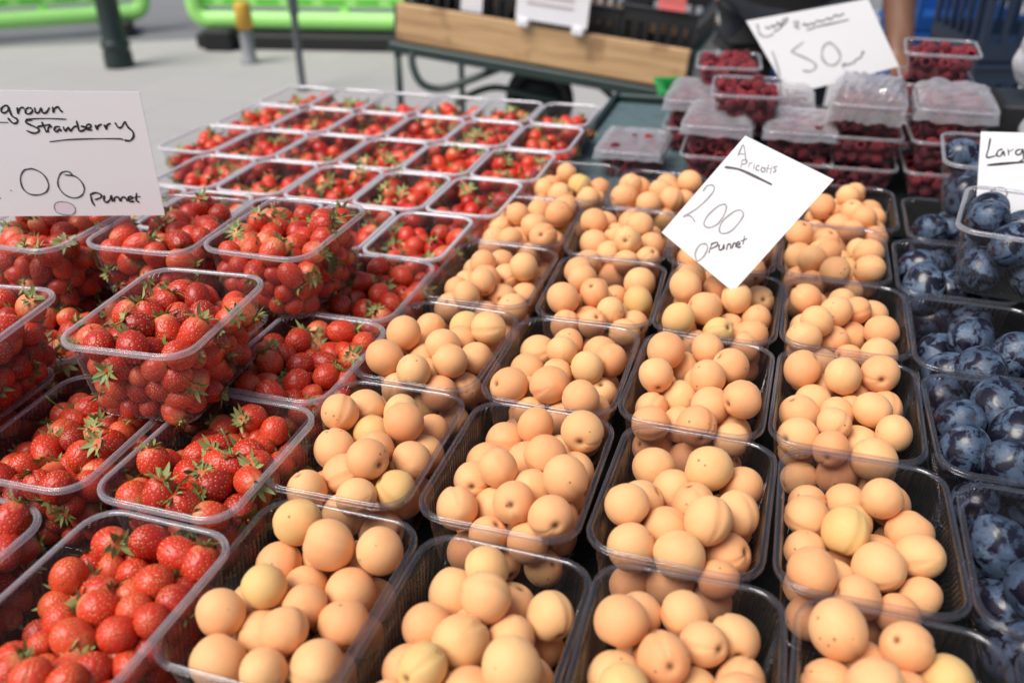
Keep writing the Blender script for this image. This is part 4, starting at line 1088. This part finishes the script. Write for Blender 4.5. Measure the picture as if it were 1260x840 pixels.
# ------------------------------------------------------------------ crates at the right and behind
def crate_px(name, label, x, y, d, dims, m, rz, n=1, grp=None):
    p = at(x, y, d); crate(name, label, 'crate', p, dims, (0, 0, rz), m, grp); return p
h0 = R(-YAW*180/math.pi)
def stack(name, labs, x, y, d, dims, m, rz, grp):
    p = at(x, y, d); p[2] = 0.0; k = 0
    for lab in labs:
        crate(name, lab, 'crate', (p[0], p[1], p[2]+k*(dims[2]+.014)), dims, (0, 0, rz), m, grp); k += 1
stack('blue_crate', ['blue crate at the bottom of the blue stack behind the seller\'s arm', 'blue crate second in the blue stack behind the seller\'s arm', 'blue crate third in the blue stack behind the seller\'s arm', 'blue crate on top of the blue stack behind the seller\'s arm'], 1160, 60, 3.6, (.40, .5, .235), MBLUE, -YAW*0+R(10), 'blue crates stacked behind the seller')
stack('navy_crate', ['dark navy crate at the bottom of the right hand stack', 'dark navy crate second in the right hand stack', 'dark navy crate third in the right hand stack', 'dark navy crate on top of the right hand stack'], 1236, 60, 3.0, (.34, .45, .24), MNAVY, R(12), 'navy crates stacked at the right')
stack('blue_crate', ['lower blue crate standing left of the seller', 'middle blue crate standing left of the seller', 'top blue crate standing left of the seller'], 938, 60, 3.5, (.18, .3, .30), MBLUE, R(14), 'blue crates left of the seller')
p = at(818, 104, 2.95); crate('green_crate', 'small bright green crate behind the table corner, below the barrow', 'crate', (p[0]+.02, p[1]+.05, 0), (.075, .20, float(p[2])-.02), (0, 0, R(14)), MGRN3)

# ------------------------------------------------------------------ the seller
def skin_mesh(name, joints, edges, root, m, parent=None, lv=2, loc=(0, 0, 0), rot=(0, 0, 0)):
    me = bpy.data.meshes.new(name); ks = list(joints); me.from_pydata([joints[k][0] for k in ks], [(ks.index(a), ks.index(b_)) for a, b_ in edges], [])
    me.materials.append(m); o = link(name, me, parent, loc, rot)
    me.skin_vertices.new() if hasattr(me.skin_vertices, 'new') and not me.skin_vertices else None
    md = o.modifiers.new('skin', 'SKIN'); md.use_smooth_shade = True
    if not me.skin_vertices: raise RuntimeError('no skin layer')
    for i, k in enumerate(ks):
        r_ = joints[k][1]; me.skin_vertices[0].data[i].radius = r_ if isinstance(r_, tuple) else (r_, r_)
        me.skin_vertices[0].data[i].use_root = (k == root)
    sb = o.modifiers.new('sub', 'SUBSURF'); sb.levels = lv; sb.render_levels = lv
    return o
J = {'pelvis': ((0, 0, .95), (.160, .115)), 'waist': ((0, 0, 1.10), (.145, .105)), 'chest': ((0, .0, 1.27), (.155, .11)), 'collar': ((0, .01, 1.41), (.10, .075)), 'neck': ((0, .0, 1.49), .052), 'chin': ((0, -.02, 1.55), .062), 'head': ((0, -.015, 1.63), (.078, .092)), 'crown': ((0, -.01, 1.69), (.066, .08))}
Ed = [('pelvis', 'waist'), ('waist', 'chest'), ('chest', 'collar'), ('collar', 'neck'), ('neck', 'chin'), ('chin', 'head'), ('head', 'crown')]
for sgn, nm_ in ((-1, 'r'), (1, 'l')):
    arm = {'l': ((.235, -.27, 1.12), (.225, -.385, .885), (.222, -.45, .822)), 'r': ((-.30, .14, 1.13), (-.20, .13, .98), (-.16, .10, .93))}[nm_]
    J.update({'sh'+nm_: ((sgn*.185, .01, 1.39), .066), 'el'+nm_: (arm[0], .054), 'fo'+nm_: (tuple((np.array(arm[0])*.6+np.array(arm[1])*.4)), .052), 'wr'+nm_: (arm[1], .034), 'pa'+nm_: (arm[2], (.040, .018)),
              'hip'+nm_: ((sgn*.095, 0, .88), .092), 'kn'+nm_: ((sgn*.10, -.01, .48), .058), 'an'+nm_: ((sgn*.105, .02, .09), .040), 'to'+nm_: ((sgn*.12, -.13, .035), (.04, .028))})
    Ed += [('collar', 'sh'+nm_), ('sh'+nm_, 'el'+nm_), ('el'+nm_, 'fo'+nm_), ('fo'+nm_, 'wr'+nm_), ('wr'+nm_, 'pa'+nm_), ('pelvis', 'hip'+nm_), ('hip'+nm_, 'kn'+nm_), ('kn'+nm_, 'an'+nm_), ('an'+nm_, 'to'+nm_)]
    W0, P0 = np.array(arm[1]), np.array(arm[2]); dr = (P0-W0); dr[2] *= .12; dr /= np.linalg.norm(dr); sd_ = np.cross(dr, (0, 0, 1)); sd_ /= np.linalg.norm(sd_)
    for fi, (off, ln) in enumerate(((-.030, .062), (-.010, .075), (.010, .070), (.029, .052))):
        for q, (t, rr_) in enumerate(((.028, .0095), (.030+ln*.55, .0085), (.026+ln, .0070))):
            c_ = P0+dr*t+sd_*off*(1+.25*q)-np.array([0, 0, .004*q*q]); J['f%d%d%s' % (fi, q, nm_)] = (tuple(c_), rr_)
        Ed += [('pa'+nm_, 'f%d0%s' % (fi, nm_)), ('f%d0%s' % (fi, nm_), 'f%d1%s' % (fi, nm_)), ('f%d1%s' % (fi, nm_), 'f%d2%s' % (fi, nm_))]
    th_ = -sgn
    c_ = W0*.45+P0*.55; J['t0'+nm_] = (tuple(c_+sd_*th_*.034-np.array([0, 0, .006])), .0115); J['t1'+nm_] = (tuple(c_+sd_*th_*.058+dr*.032-np.array([0, 0, .012])), .009)
    Ed += [('wr'+nm_, 't0'+nm_), ('t0'+nm_, 't1'+nm_)]
ps_ = at(958, 40, 2.87); sl = (float(ps_[0]), float(ps_[1]), 0)
try:
    rzp = YAW*-1
    body = skin_mesh('person', J, Ed, 'pelvis', MSKIN, None, 2, sl, (0, 0, R(17)))
    tag(body, 'seller in black short sleeved top standing behind the raspberries, bare brown arm hanging', 'person')
    JB = dict(J); J['hem'] = ((0, 0, .84), (.165, .12))
    JT = {k: J[k] for k in ('hem', 'pelvis', 'waist', 'chest', 'collar', 'shl', 'shr')}
    JT = {k: (v[0], tuple(q+.022 for q in v[1]) if isinstance(v[1], tuple) else v[1]+.016) for k, v in JT.items()}
    for s_, k in ((-1, 'r'), (1, 'l')): JT['sl'+k] = (tuple(np.array(J['sh'+k][0])*.62+np.array(J['el'+k][0])*.38), .080)
    skin_mesh('top', JT, [('hem', 'pelvis'), ('pelvis', 'waist'), ('waist', 'chest'), ('chest', 'collar'), ('collar', 'shl'), ('collar', 'shr'), ('shl', 'sll'), ('shr', 'slr')], 'pelvis', MSHIRT, body)
    JL = {k: (J[k][0], tuple(q+.012 for q in J[k][1]) if isinstance(J[k][1], tuple) else J[k][1]+.014) for k in ('pelvis', 'hipl', 'hipr', 'knl', 'knr', 'anl', 'anr')}
    skin_mesh('trousers', JL, [('pelvis', 'hipl'), ('pelvis', 'hipr'), ('hipl', 'knl'), ('hipr', 'knr'), ('knl', 'anl'), ('knr', 'anr')], 'pelvis', MJEAN, body)
    b = MB(); d, f = grid_sphere(28, 20); vv = d*np.array([.098, .112, .10])+np.array([0, .012, 1.675]); vv = vv[:]; vv[:, 1] = np.where((vv[:, 2] < 1.68), np.maximum(vv[:, 1], .0), vv[:, 1]); b.add(vv, f); link('hair', b.mesh('hair', [MHAIR], True), body)
    for sx in (-1, 1):
        b = MB(); d, f = grid_sphere(16, 12); b.add(d*.013+np.array([sx*.032, -.098, 1.635]), f); link('eye', b.mesh('eye', [MEYE], True), body)
        b = MB(); b.add(d*np.array([.012, .02, .032])+np.array([sx*.083, .0, 1.625]), f); link('ear', b.mesh('ear', [MSKIN], True), body)
    b = MB(); b.add(d*np.array([.014, .02, .026])+np.array([0, -.108, 1.605]), f); link('nose', b.mesh('nose', [MSKIN], True), body)
    b = MB(); b.add(d*np.array([.026, .010, .008])+np.array([0, -.094, 1.566]), f); link('mouth', b.mesh('mouth', [plain('lips', (.16, .05, .04), .4, .1)], True), body)
except Exception as ex:
    print('person failed', ex)
print('fruit', len(FRUIT), {k: sum(1 for f in FRUIT if f['f'] == k and f['vis'] > 12) for k in ('apricot', 'strawberry', 'plum', 'raspberry')})
